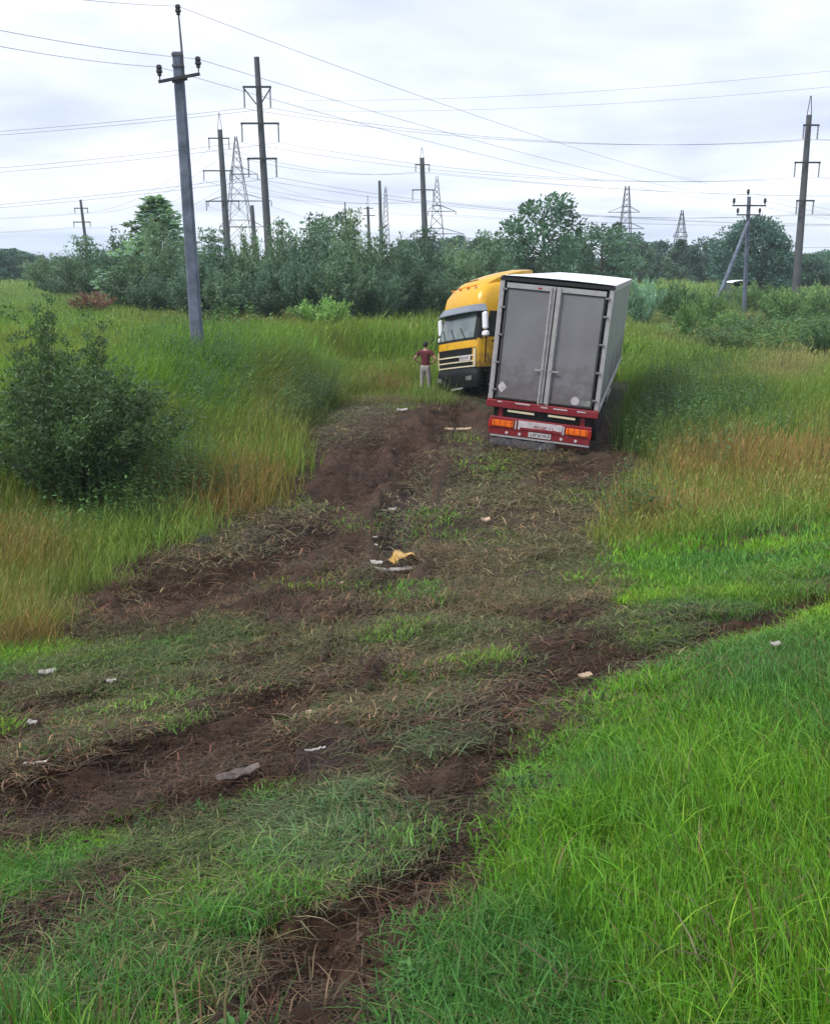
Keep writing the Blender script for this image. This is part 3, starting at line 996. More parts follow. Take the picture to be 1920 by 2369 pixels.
p1, E1 = hv_pole('tallest double-circuit pylon pole with three crossarms, left of centre', 594, 132, 620, 545, 100, [(203, 564, 629, 42), (287, 559, 648, 38), (368, 574, 643, 38)], .40, brace=True)
p2, E2 = hv_pole('second tallest pylon pole left of the lattice pylon', 509, 300, 526, 560, 150, [(321, 484, 533, 22), (396, 472, 540, 20), (466, 478, 556, 20)], .55, spike=36)
p4, E4 = hv_pole('short dark pole stub between lattice pylon and tallest pole', 583, 475, 589, 562, 140, [], .42)
p5, E5 = hv_pole('single middle pylon pole above the thicket with pale peak', 976, 365, 984, 562, 165, [(382, 960, 994, 14), (440, 953, 1004, 22)], .58, spike=22)
p7, E7 = hv_pole('slim bare pole left of the middle pylon pole', 878, 418, 882, 555, 190, [], .42)
p9, E9 = hv_pole('small pole with two short dark crossarms, beside the slim bare pole', 851, 478, 854, 552, 210, [(482, 842, 864, 0), (499, 840, 868, 0)], .40, spike=24)
p10, E10 = hv_pole('thinnest faint pole above the mid thicket', 798, 467, 801, 540, 240, [], .22)
p11, E11 = hv_pole('leaning faint far pole at left above the thicket', 187, 462, 203, 590, 180, [(482, 174, 206, 10), (514, 172, 212, 10)], .34)
p14, E14 = hv_pole('tall pylon pole standing alone near the right edge', 1871, 266, 1841, 655, 112, [(291, 1853, 1890, 28), (377, 1833, 1893, 30), (465, 1837, 1879, 28)], .45, spike=40)


def lattice(label, px, py_top, py_bot, wtop, wbot, d, arms, twin=False):
    k = d * _c / FPX
    t, b = at_y(px, py_top, d), at_y(px, py_bot, d)
    g0 = hz(b.x, d)
    H = t.z - g0
    e = empty('lattice_pylon', label, 'pylon', (b.x, d, g0), 'steel lattice pylons')
    zb = b.z - g0
    wb, wt = wbot * k / 2, max(wtop * k / 2, .05)
    Wz = lambda z: wt + (wb - wt) * max(0, (H - z) / max(H - zb, 1)) ** 1.0
    th = 0.068 * d / 200
    legs = MB()
    for sx in (-1, 1):
        for sy in (-1, 1):
            legs.tube([(sx * Wz(0), sy * Wz(0), -.2), (sx * Wz(H * .6), sy * Wz(H * .6), H * .6), (sx * Wz(H), sy * Wz(H), H)], th, 4)
    legs.build('corner_legs', M_dark, e)
    br = MB()
    z = 1.0
    while z < H - 1:
        st = max(1.1, Wz(z) * 1.7)
        z2 = min(z + st, H)
        for s in (-1, 1):
            for (ax) in (0, 1):
                p_ = lambda u, zz: ((u * Wz(zz), s * Wz(zz), zz) if ax == 0 else (s * Wz(zz), u * Wz(zz), zz))
                br.tube([p_(-1, z), p_(1, z2)], th * .6, 4, False)
                br.tube([p_(1, z), p_(-1, z2)], th * .6, 4, False)
        z = z2
    br.build('bracing', M_dark, e)
    ends = []
    for (py, pl, pr, sl) in arms:
        a, c = at_y(pl, py, d), at_y(pr, py, d)
        z = a.z - g0
        am = MB()
        for s in (-1, 1):
            am.tube([(a.x - b.x, 0, z), (0, s * Wz(z), z), (c.x - b.x, 0, z)], th, 4)
            am.tube([(a.x - b.x, 0, z), (-Wz(z), s * Wz(z), z + 1.2), (Wz(z), s * Wz(z), z + 1.2), (c.x - b.x, 0, z)], th * .7, 4)
        am.build('crossarm', M_dark, e)
        for q in (a, c):
            if sl:
                string(e, (q.x - b.x, 0, z), sl * k, .16)
                ends.append(Vector((q.x, d, a.z - sl * k)))
    return e, ends


l3, F3 = lattice('large lattice pylon between the two left pylon poles', 556, 315, 560, 4, 62, 195, [(403, 532, 596, 12), (465, 482, 628, 12), (525, 508, 612, 10)])
l6, F6 = lattice('slender lattice pylon right of the middle pylon pole', 1010, 408, 560, 4, 34, 230, [(489, 990, 1054, 8), (541, 950, 1072, 8)])
l8, F8 = lattice('small lattice mast beside the slim bare pole', 893, 432, 556, 3, 16, 240, [])
l12, F12 = lattice('lattice pylon rising behind the trailer among the trees', 1445, 430, 545, 8, 26, 230, [(491, 1406, 1480, 0), (529, 1412, 1490, 0)])
l13, F13 = lattice('smallest lattice pylon above the trees left of the round tree', 1573, 486, 560, 3, 24, 280, [(548, 1556, 1590, 0)])


def wire(label, a, b, sag, r, group, n=26):
    pts = []
    for q in range(n + 1):
        t_ = q / n
        p_ = a.lerp(b, t_)
        p_.z -= sag * 4 * t_ * (1 - t_)
        pts.append(p_)
    ob = MB().tube(pts, r, 4, False).build('overhead_wire', M_wire)
    return tagit(ob, label, 'wire', group)


gw = 'medium-voltage wires on the near pole'
ang = Vector((BP[0].x - NP[0].x, BP[0].y - NP[0].y, 0)).normalized()
for k, nm_ in enumerate(('topmost wire from the near pole peak to the braced pole', 'wire from the right arm insulator of the near pole to the braced pole', 'wire from the left arm insulator of the near pole to the braced pole')):
    wire('thin grey ' + nm_, NP[k], BP[k], 0.55, .0068, gw)
lft = [(0, -22), (0, 62), (0, 100)]
for k, nm_ in enumerate(('topmost wire leaving the near pole peak to the upper left', 'upper of two wires leaving the near pole crossarm to the left', 'lower of two wires leaving the near pole crossarm to the left')):
    q = at_y(-260, lft[k][1] - 48, 19.5)
    wire('thin grey ' + nm_, NP[k], q, 0.12, .0068, gw)
for k in (0, 1, 2):
    q = BP[k] + Vector((ang.x, ang.y, 0)) * 60 + Vector((10, 0, -.6))
    wire('faint grey ' + ('top', 'right', 'left')[k] + ' wire running on from the braced pole to the right', BP[k], q, 0.5, .009, gw)
gh = 'high-voltage wires across the sky'
lv_ = ['top left', 'top right', 'middle left', 'middle right', 'bottom left', 'bottom right']
for k in range(min(len(E1), len(E14))):
    wire('faint high-voltage wire between the tallest pole and the lone right pole, ' + lv_[k] + ' arm', E1[k], E14[k], 1.6, 0.0177, gh)
    wire('faint high-voltage wire leaving the tallest pole leftwards, ' + lv_[k] + ' arm', E1[k], Vector((E1[k].x - 100, E1[k].y - 3 + 4 * k, E1[k].z - 2.5)), 2.2, 0.0199, gh)
    wire('faint high-voltage wire leaving the lone right pole rightwards, ' + lv_[k] + ' arm', E14[k], Vector((E14[k].x + 60, E14[k].y + 1, E14[k].z + .8)), .6, 0.0155, gh)
for k in range(min(4, len(E5))):
    wire('faint wire from the middle pole to the left skyline pole, ' + lv_[k] + ' arm', E5[k], E2[k] if k < len(E2) else E2[0], 1.5, 0.0221, gh)
    wire('faint wire from the middle pole running right, ' + lv_[k] + ' arm', E5[k], Vector((150, 175 + 3 * k, E5[k].z + 1.5)), 4.0, 0.0221, gh)
for k in range(min(6, len(E2))):
    if k < len(E11):
        wire('faint wire from the second tallest pole to the leaning far pole, ' + lv_[k] + ' arm', E2[k], E11[k], 2.2, 0.0155, gh)
for k in range(4):
    wire('faint wire leaving the leaning far pole to the left, ' + lv_[k] + ' arm', E11[k], Vector((-130, 185, E11[k].z - 1)), 1.0, 0.0155, gh)
for k in range(4):
    wire('faint wire from the slender lattice pylon running right, ' + lv_[k] + ' arm', F6[k], Vector((170, 240 + 3 * k, F6[k].z + .6)), 2.4, 0.0244, gh)
    wire('faint wire from the slender lattice pylon to the large one, ' + lv_[k] + ' arm', F6[k], F3[k], 2.0, 0.0177, gh)
for k, (y0, y1) in enumerate(((218, 150), (242, 188))):
    wire(('upper', 'lower')[k] + ' of the two highest faint wires rising to the right edge', at_y(700, y0 + 14, 120), at_y(2050, y1, 90), 0.8, 0.0133, gh)
# ------------------------------------------------------------------ lorry: shared materials
M_yel = simple('yellow_paint', (0.66, 0.36, 0.012), 0.32, var=0.08, vscale=2, dirt=0.75, dirt_z=(0.7, 2.4))
M_yel2 = simple('yellow_deflector_paint', (0.66, 0.36, 0.02), 0.28, var=0.05, vscale=2)
M_black = simple('black_plastic', (0.008, 0.009, 0.010), 0.6, var=0.3, dirt=0.15, spec=0.2)
M_blackg = simple('dark_rubber', (0.012, 0.012, 0.013), 0.7, var=0.2)
M_glass = simple('windscreen_glass', (0.10, 0.125, 0.118), 0.06, var=0.5, vscale=1.6, spec=1.0)  # grey-green base colour carries some of the sky and grass reflection
M_sglass = simple('dark_side_glass', (0.008, 0.009, 0.011), 0.08, var=0.2)
M_silver = simple('aluminium_trim', (0.43, 0.415, 0.42), 0.45, 0.35, var=0.1, dirt=0.35)
M_white = simple('white_plastic', (0.75, 0.77, 0.80), 0.35, var=0.05)
M_cream = simple('cream_strip', (0.62, 0.55, 0.38), 0.5, var=0.1)
M_greyvisor = simple('smoked_visor', (0.16, 0.18, 0.21), 0.25, var=0.1)
M_door = simple('grey_door_panel', (0.185, 0.180, 0.195), 0.45, var=0.14, vscale=1.1, dirt=0.5, dirt_z=(-0.2, 1.8))
M_side = simple('pale_trailer_side', (0.235, 0.255, 0.24), 0.5, var=0.12, vscale=1.0, dirt=0.4, dirt_z=(0.0, 1.6))
M_roof = simple('white_roof_sheet', (0.80, 0.82, 0.84), 0.5, var=0.05, vscale=0.6)
M_red = simple('dark_red_paint', (0.21, 0.014, 0.022), 0.38, var=0.2, vscale=3, dirt=0.35)
M_redlt = simple('red_lens', (0.36, 0.02, 0.02), 0.25, var=0.1)
M_orange = simple('orange_lens', (0.80, 0.16, 0.012), 0.25, var=0.18, vscale=9)
M_plate = simple('pale_plate', (0.52, 0.48, 0.50), 0.45, var=0.15, vscale=10, dirt=0.3)
M_redtxt = simple('red_print', (0.30, 0.10, 0.10), 0.5, var=0.1)
M_darktxt = simple('dark_print', (0.03, 0.02, 0.02), 0.5, var=0.1)
M_tyre = simple('muddy_tyre', (0.02, 0.019, 0.019), 0.85, var=0.3, bump=0.4, dirt=0.8)
M_rim = simple('steel_rim', (0.30, 0.29, 0.28), 0.5, 0.4, var=0.2, dirt=0.7)
M_chassis = simple('red_chassis', (0.10, 0.016, 0.016), 0.6, var=0.3, dirt=0.7)
M_wetgrey = simple('wet_grey_flap', (0.055, 0.053, 0.056), 0.9, var=0.6, vscale=14, dirt=0.8, bump=0.5, spec=0.15)


def pose(loc, yaw, pitch, roll):
    return Matrix.Translation(loc) @ (Matrix.Rotation(yaw, 4, 'Z') @ Matrix.Rotation(pitch, 4, 'X') @ Matrix.Rotation(roll, 4, 'Y'))


def tyre_mesh(r=.5, w=.34):
    h = w / 2
    return MB().lathe([(.29, -h * .8), (.34, -h), (r - .06, -h), (r - .015, -h * .8), (r, -h * .5), (r, -.02), (r - .018, -.01), (r - .018, .01), (r, .02), (r, h * .5), (r - .015, h * .8), (r - .06, h), (.34, h), (.29, h * .8), (.29, -h * .8)], (0, 0, 0), 'X', 28)


def rim_mesh():
    return MB().lathe([(.295, -.12), (.295, .12), (.27, .13), (.255, .05), (.17, .02), (.15, .08), (.11, .10), (.0, .10), (0, -.05), (.2, -.08), (.295, -.12)], (0, 0, 0), 'X', 20)


TY, RIM = tyre_mesh(), rim_mesh()
ty_o = TY.build('wheel', M_tyre, smooth=True)
rim_o = RIM.build('rim', M_rim, smooth=True)
nutm = MB()
for q in range(10):
    a = q * math.pi / 5
    nutm.box((.085, .13 * math.cos(a), .13 * math.sin(a)), (.03, .03, .03))
nut_o = nutm.build('wheel_nuts', M_rim)
first_wheel = [True]


def wheel(parent, c, flip=False, dual=False, name='wheel'):
    w_ = ty_o if first_wheel[0] else ty_o.copy()
    r_ = rim_o if first_wheel[0] else rim_o.copy()
    u_ = nut_o if first_wheel[0] else nut_o.copy()
    if not first_wheel[0]:
        for q in (w_, r_, u_):
            COL.objects.link(q)
    first_wheel[0] = False
    w_.name = name
    w_.parent = parent
    w_.location = c
    w_.rotation_euler = (0, 0, math.pi if flip else 0)
    r_.parent = w_
    u_.parent = w_
    return w_


# ------------------------------------------------------------------ semi-trailer (origin: rear end of the floor, +y forward)
TW, TH_, TL = 2.55, 2.787, 13.6
trl = empty('semi_trailer', 'tilted grey box semi-trailer with red rear bumper, stuck in the ditch', 'lorry trailer', matrix=pose((2.936, 22.80, 1.255), -.234, -.0036, .0884))
hw = TW / 2
# shell
MB().box((0, TL - .03, TH_ / 2 - .02), (TW - .06, .06, TH_ - .1)).build('front_wall', M_side, trl)
MB().box((0, TL / 2 + .04, -.03), (TW - .02, TL - .1, .10)).build('floor_frame', M_chassis, trl)
for s in (-1, 1):
    # side curtain: shallow vertical folds
    n_ = 110
    vs, fs = [], []
    for q in range(n_ + 1):
        y = .10 + (TL - .14) * q / n_
        xx = s * (hw - .012 - .010 * math.cos(q * 2.3) - .006 * math.sin(q * .7))
        vs += [(xx, y, .08), (xx + s * .006, y, TH_ * .5), (xx, y, TH_ - .12)]
    for q in range(n_):
        b0 = q * 3
        fs += [(b0, b0 + 3, b0 + 4, b0 + 1), (b0 + 1, b0 + 4, b0 + 5, b0 + 2)]
    MB().add(vs, fs).build('side_curtain', M_side, trl, smooth=True)
    MB().box((s * (hw - .01), TL / 2 + .05, TH_ - .06), (.05, TL - .1, .13)).build('top_rail', M_silver, trl)
    MB().box((s * (hw - .005), TL / 2 + .05, .03), (.06, TL - .1, .12)).build('side_rail', M_silver, trl)
    for q in range(16):
        MB().box((s * (hw + .001), .9 + q * .82, .55), (.006, .035, .95)).build('buckle_strap', M_side, trl)
# roof with slight bows
vs, fs = [], []
ny, nx = 34, 6
for j_ in range(ny + 1):
    for i_ in range(nx + 1):
        x = -hw + .01 + (TW - .02) * i_ / nx
        y = -.01 + TL * j_ / ny
        vs.append((x, y, TH_ + .012 + .018 * math.sin(j_ * math.pi) + .02 * (1 - (2 * i_ / nx - 1) ** 2) - .014 * (j_ % 2)))
for j_ in range(ny):
    for i_ in range(nx):
        a = j_ * (nx + 1) + i_
        fs.append((a, a + 1, a + nx + 2, a + nx + 1))
rf_ = MB().add(vs, fs).build('roof', M_roof, trl, smooth=True)
# rear frame
rear = MB()
MB().box((0, .02, TH_ - .055), (TW, .10, .075)).build('rear_header', M_blackg, trl)
for s in (-1, 1):
    MB().box((s * (hw - .055), .03, TH_ / 2 - .03), (.11, .10, TH_ - .06), ch=.012).build('corner_post', M_silver, trl)
    MB().box((s * (hw - .118), -.012, TH_ / 2 - .04), (.016, .03, TH_ - .14)).build('post_seal', M_blackg, trl)
    dx0 = s * .56
    dr = MB().box((dx0, 0.0, TH_ / 2 - .06), (1.10, .05, TH_ - .16), ch=.01).build('rear_door', M_door, trl)
    # bright perimeter frame, dark gasket, lock rods, hinges
    zt = TH_ - .16
    MB().box((dx0, -.036, zt - .03), (1.10, .025, .11)).build('door_top_band', M_silver, dr)
    MB().box((s * .075, -.036, zt / 2 - .03), (.115, .026, zt - .10)).build('door_edge_band', M_silver, dr)
    g_ = MB()
    g_.box((dx0 + s * .04, -.032, zt - .10), (.98, .018, .022)).box((s * 1.085, -.032, zt / 2), (.02, .018, zt - .14)).box((dx0, -.032, .05), (1.06, .018, .02))
    g_.build('door_gasket', M_blackg, dr)
    rods = MB()
    for rx in (.10, ):
        rods.tube([(s * rx, -.075, -.02), (s * rx, -.075, zt + .02)], .017, 8)
    rods.build('lock_rod', M_silver, dr, smooth=True)
    hd = MB().box((s * .17, -.085, .78), (.20, .02, .035)).box((s * .10, -.07, .78), (.05, .05, .09))
    hd.build('lock_handle', M_silver, dr)
    kp = MB()
    for z in (.25, .9, 1.6, 2.3):
        kp.box((s * .10, -.06, z), (.065, .05, .05))
    kp.build('rod_bracket', M_silver, dr)
    hg = MB()
    for z in (.22, .85, 1.48, 2.1, 2.5):
        hg.box((s * 1.15, -.04, z), (.11, .04, .045), ch=.008)
    hg.build('hinge', M_door, dr)
    if s < 0:
        q_ = .115
        MB().add([(-.98 - q_, -.030, .30), (-.98, -.030, .30 - q_ * 1.15), (-.98 + q_, -.030, .30), (-.98, -.030, .30 + q_ * 1.15), (-.98 - q_, -.026, .30), (-.98, -.026, .30 - q_ * 1.15), (-.98 + q_, -.026, .30), (-.98, -.026, .30 + q_ * 1.15)],
                 [(0, 1, 2, 3), (4, 7, 6, 5), (0, 4, 5, 1), (1, 5, 6, 2), (2, 6, 7, 3), (3, 7, 4, 0)]).box((-.98, -.032, .30), (.075, .006, .03)).build('warning_diamond', M_plate, dr)
    else:
        MB().lathe([(0, -.030), (.095, -.030), (.095, -.026), (0, -.026)], (.72, 0, .17), 'Y', 20).build('round_sticker', M_plate, dr)
        MB().box((.98, -.028, .14), (.26, .006, .12)).build('smudged_label', simple('faded_label', (0.22, 0.23, 0.22), 0.6, var=0.3), dr)
MB().box((0, -.035, TH_ / 2 - .1), (.030, .03, TH_ - .2)).build('door_gap_seal', M_blackg, trl)
MB().box((-.36, -.052, TH_ - .20), (.09, .012, .03)).build('marker_light', M_redlt, trl)
# red sill and reflector strips
sl_ = MB().box((0, -.03, -.09), (TW + .03, .14, .17), ch=.015).build('rear_sill', M_red, trl)
for (xx, w_) in ((-.98, .10), (-.45, .34), (.05, .16), (.42, .32), (.9, .2)):
    MB().box((xx, -.104, -.035 - .02 * (xx > 0)), (w_, .008, .028)).build('scuffed_tape', M_plate, sl_)
MB().box((0, .12, -.30), (TW - .3, .06, .28)).build('dark_gap_sheet', M_blackg, trl)  # black sheet added for the shade in the open gap below the sill
for s in (-1, 1):
    MB().box((s * .47, -.06, -.235), (.62, .05, .045), Matrix.Rotation(R(1.0), 3, 'Y')).build('buffer_strip', M_cream, trl)
    MB().box((s * .95, .05, -.28), (.10, .12, .30)).build('sill_bracket', M_red, trl)
# lamp bar
lb = MB().box((0, -.02, -.60), (2.36, .09, .42), ch=.02).build('lamp_bar', M_red, trl)
for s in (-1, 1):
    lm_ = MB().box((s * .86, -.075, -.535), (.51, .05, .165), ch=.025).build('tail_lamp', M_orange, trl)
    MB().box((s * 1.155, -.07, -.56), (.075, .05, .21), ch=.015).build('red_lens', M_redlt, lm_)
    MB().box((s * .555, -.072, -.54), (.035, .045, .20), ch=.01).build('lamp_frame', M_plate, lm_)
    rb_ = MB()
    for q in range(4):
        rb_.box((s * .86 - .2 + q * .135, -.103, -.535), (.012, .008, .16))
    rb_.build('lens_rib', M_redlt, lm_)
pl = MB().box((0.01, -.075, -.525), (1.02, .02, .205)).build('red_white_plate', M_plate, trl)
# unreadable worn red letters as strokes on the plate
tx = MB()
MB().box((.03, -.086, -.60), (.96, .004, .055)).build('red_band', M_red, pl)
x = -.12
for gph in ('r', 'n', 'e', 'i', 'l'):
    for (a_, b_) in {'n': (((0, 0), (0, 1)), ((0, 1), (1, 0)), ((1, 0), (1, 1))), 'w': (((0, 1), (.3, 0)), ((.3, 0), (.5, .6)), ((.5, .6), (.8, 0)), ((.8, 0), (1, 1))), 'r': (((0, 0), (0, 1)), ((0, 1), (1, .8)), ((1, .8), (0, .5)), ((.3, .5), (1, 0))),
                     'l': (((0, 0), (0, 1)), ((0, 0), (1, 0))), 'e': (((0, 0), (0, 1)), ((0, 1), (1, 1)), ((0, .5), (.8, .5)), ((0, 0), (1, 0))), 'i': (((.5, 0), (.5, 1)),)}[gph]:
        ax, az_, bx, bz = x + a_[0] * .075, -.565 + a_[1] * .06, x + b_[0] * .075, -.565 + b_[1] * .06
        ln_ = math.hypot(bx - ax, bz - az_)
        tx.box(((ax + bx) / 2, -.087, (az_ + bz) / 2), (ln_ + .01, .004, .016), Matrix.Rotation(-math.atan2(bz - az_, bx - ax), 3, 'Y'))
    x += .105
tx.build('worn_lettering', M_redtxt, pl)
np_ = MB().box((.02, -.075, -.72), (.52, .014, .115)).build('number_plate', simple('number_plate_white', (0.50, 0.48, 0.50), 0.4, var=0.1, dirt=.3), trl)
tx = MB()
for q in range(8):
    xx = -.19 + q * .058
    tx.box((xx, -.083, -.72), (.012, .003, .07)).box((xx + .018, -.083, -.72 + (.026 if q % 3 else -.026)), (.03, .003, .014))
    if q % 2:
        tx.box((xx + .032, -.083, -.715), (.012, .003, .05))
tx.build('plate_characters', M_darktxt, np_)
for xx in (-.75, -.45, .52, .85):
    MB().lathe([(0, -.072), (.035, -.072), (.035, -.06), (0, -.06)], (xx, 0, -.74), 'Y', 10).build('round_reflector', M_plate, trl)
MB().box((.02, -.05, -.83), (2.30, .08, .035)).build('bumper_edge', M_silver, trl)
# under-run bar and torn flap
MB().box((.05, .03, -.90), (2.2, .10, .10), ch=.02).build('underrun_bar', M_chassis, trl)
vs, fs = [], []
for q in range(15):
    xx = -1.12 + q * 1.55 / 14
    for w_ in range(4):
        vs.append((xx, -.05 - .05 * w_ + .03 * math.sin(q * 1.9 + w_), -.87 - .062 * w_ - .012 * math.sin(q * 2.3 + w_ * 1.7)))
for q in range(14):
    for w_ in range(3):
        a = q * 4 + w_
        fs.append((a, a + 4, a + 5, a + 1))
mf = MB().add(vs, fs).build('mud_flap', M_wetgrey, trl, smooth=True)
sdm = mf.modifiers.new('thick', 'SOLIDIFY'); sdm.thickness = .015
# running gear
for s in (-1, 1):
    MB().box((s * .55, TL / 2, -.28), (.12, TL - .6, .36)).build('chassis_beam', M_chassis, trl)
for k, y in enumerate((2.4, 3.7, 5.0)):
    MB().tube([(-.95, y, -.70), (.95, y, -.70)], .07, 8).build('axle', M_black, trl)
    for s in (-1, 1):
        wheel(trl, (s * 1.05, y, -.70), s < 0)
        MB().prism([(y - .62, -.45), (y - .52, -.2), (y - .2, -.11), (y + .2, -.11), (y + .52, -.2), (y + .62, -.45), (y + .59, -.46), (y + .49, -.225), (y + .19, -.135), (y - .19, -.135), (y - .49, -.225), (y - .59, -.46)], s * .88, s * 1.24).build('mudguard', M_black, trl)
for s in (-1, 1):
    MB().box((s * .75, 10.3, -.55), (.12, .12, .75)).box((s * .75, 10.3, -.94), (.3, .3, .03)).build('landing_leg', M_steel, trl)
    MB().box((s * 1.2, 7.6, -.55), (.04, 2.6, .08)).box((s * 1.2, 7.6, -.25), (.04, 2.6, .08)).build('side_guard', M_silver, trl)

# ------------------------------------------------------------------ tractor (origin: ground under the bumper, +y forward)
trk = empty('lorry_tractor', 'yellow lorry cab jackknifed against the trailer, facing left', 'lorry', matrix=pose((1.37, 33.55, -.05), R(119), R(2.5), R(8.6)))
# (z, front y, half width, corner radius)
LV = [(1.02, .02, 1.20, .22), (1.25, .03, 1.235, .24), (1.90, .0, 1.245, .26), (2.15, -.05, 1.245, .28), (2.85, -.24, 1.22, .30), (3.10, -.22, 1.22, .32), (3.42, -.30, 1.19, .36), (3.72, -.52, 1.13, .45), (3.86, -.95, 1.02, .5), (3.92, -1.5, .9, .4)]
YR = -2.32


def lev(z):
    zs = [q[0] for q in LV]
    return [float(np.interp(z, zs, [q[k] for q in LV])) for k in (1, 2, 3)]


def ring(z, u, off=0.0):
    """u: -1 rear of vehicle-left side .. 0 front centre .. 1 rear of vehicle-right side; as (x, y)"""
    yf, w, r = lev(z)
    s = 1 if u >= 0 else -1
    a = abs(u)
    L1, L2, L3 = w - r, r * math.pi / 2, (yf - r) - YR
    tot = L1 + L2 + L3
    # piecewise with fixed split: front 0..0.3, corner 0.3..0.42, side 0.42..1
    crown_ = .05
    if a <= .30:
        q = a / .30
        x, y, nx_, ny_ = q * (w - r), yf + crown_ * (1 - q * q) - crown_, 0, 1
    elif a <= .42:
        q = (a - .30) / .12 * math.pi / 2
        x, y, nx_, ny_ = (w - r) + r * math.sin(q), yf - r + r * math.cos(q) - crown_, math.sin(q), math.cos(q)
    else:
        q = (a - .42) / .58
        y0 = yf - r - crown_
        x, y, nx_, ny_ = w, y0 + (YR - y0) * q, 1, 0
    return Vector((s * (x + nx_ * off), y + ny_ * off, z))


def patch(z0, z1, u0, u1, off=.012, thick=.02, nz=6, nu=10):
    vs, fs = [], []
    for l_ in range(2):
        for i_ in range(nz + 1):
            for j_ in range(nu + 1):
                vs.append(ring(z0 + (z1 - z0) * i_ / nz, u0 + (u1 - u0) * j_ / nu, off - l_ * thick))
    w_ = nu + 1
    b1 = (nz + 1) * w_
    for i_ in range(nz):
        for j_ in range(nu):
            a = i_ * w_ + j_
            fs.append((a, a + 1, a + w_ + 1, a + w_))
            fs.append((b1 + a, b1 + a + w_, b1 + a + w_ + 1, b1 + a + 1))
    for j_ in range(nu):
        fs.append((j_, b1 + j_, b1 + j_ + 1, j_ + 1))
        a = nz * w_ + j_
        fs.append((a, a + 1, b1 + a + 1, b1 + a))
    for i_ in range(nz):
        a = i_ * w_
        fs.append((a, a + w_, b1 + a + w_, b1 + a))
        a += nu
        fs.append((a, b1 + a, b1 + a + w_, a + w_))
    return MB().add(vs, fs)


us = [-1, -.8, -.6, -.42, -.39, -.36, -.33, -.30, -.2, -.1, 0, .1, .2, .30, .33, .36, .39, .42, .6, .8, 1]
zz_ = [1.02, 1.25, 1.6, 1.9, 2.15, 2.5, 2.85, 3.0, 3.10, 3.25, 3.42, 3.58, 3.72, 3.86, 3.92]
vs, fs = [], []
for z in zz_:
    for u in us:
        vs.append(ring(z, u))
nu_ = len(us)
for i_ in range(len(zz_) - 1):
    for j_ in range(nu_ - 1):
        a = i_ * nu_ + j_
        fs.append((a, a + 1, a + nu_ + 1, a + nu_))
    fs.append((i_ * nu_ + nu_ - 1, i_ * nu_, (i_ + 1) * nu_, (i_ + 1) * nu_ + nu_ - 1))
fs.append(tuple(range(nu_ - 1, -1, -1)))
fs.append(tuple((len(zz_) - 1) * nu_ + q for q in range(nu_)))
cab = MB().add(vs, fs).build('cab_shell', M_yel, trk, smooth=True)
ws = patch(1.98, 2.86, -.335, .335, .006, .02, 6, 16).build('windscreen', M_glass, trk, smooth=True)
patch(1.90, 1.99, -.37, .37, .014, .03, 1, 16).build('wiper_cowl', M_black, ws)
wp = MB()
for xx, a in ((-.75, .5), (-.05, .45), (.62, .42)):
    p0, p1 = ring(1.97, xx * .28, .035), ring(2.35, (xx + a * .8) * .28, .03)
    wp.tube([p0, p1], .012, 4)
wp.build('wiper', M_blackg, ws)
for s in (-1, 1):
    patch(1.96, 2.90, s * .335, s * .415, .010, .03, 6, 4).build('windscreen_pillar', M_black, trk, smooth=True)
# interior hint: pale folded sun blind edges seen behind the glass are left to reflection
vs, fs = [], []
for q in range(15):
    u = -.40 + .80 * q / 14
    a, b_ = ring(2.97, u, .02), ring(2.84, u, .24)
    c_ = ring(3.06, u, .05)
    vs += [a, b_, c_, b_ + Vector((0, 0, -.03))]
for q in range(14):
    i0 = q * 4
    fs += [(i0 + 2, i0 + 1, i0 + 5, i0 + 6), (i0 + 1, i0 + 3, i0 + 7, i0 + 5), (i0 + 3, i0, i0 + 4, i0 + 7), (i0, i0 + 2, i0 + 6, i0 + 4)]
fs += [(0, 2, 1, 3), (56, 59, 57, 58)]
MB().add(vs, fs).build('sun_visor', M_greyvisor, trk, smooth=True)
# front lower: yellow panel seam, grille
patch(1.66, 1.90, -.385, .385, .014, .03, 2, 16).build('front_panel', M_yel, trk, smooth=True)
gr_ = patch(1.02, 1.66, -.36, .36, .008, .03, 4, 14).build('grille', M_black, trk, smooth=True)
for z in (1.40, 1.22, 1.05):
    patch(z - .022, z + .022, -.355, .355, .032, .03, 1, 14).build('grille_bar', M_cream, gr_)
for s in (-1, 1):
    patch(1.03, 1.62, s * .345, s * .362, .034, .03, 4, 1).build('grille_edge', M_cream, gr_)
bd = patch(1.24, 1.42, -.31, -.13, .045, .02, 1, 5).build('grille_badge', M_plate, gr_)
bt = MB()
for q in range(4):
    bt.add(*(lambda p, w: ([p + Vector((-w, 0, -.04)), p + Vector((w, 0, -.04)), p + Vector((w, 0, .04)), p + Vector((-w, 0, .04)), p + Vector((-w, .004, -.04)), p + Vector((w, .004, -.04)), p + Vector((w, .004, .04)), p + Vector((-w, .004, .04))], [(0, 1, 2, 3), (4, 7, 6, 5), (0, 4, 5, 1), (2, 6, 7, 3), (1, 5, 6, 2), (0, 3, 7, 4)]))(ring(1.33, -.16 - .036 * q, .048), .022))
bt.build('badge_marks', M_darktxt, bd)
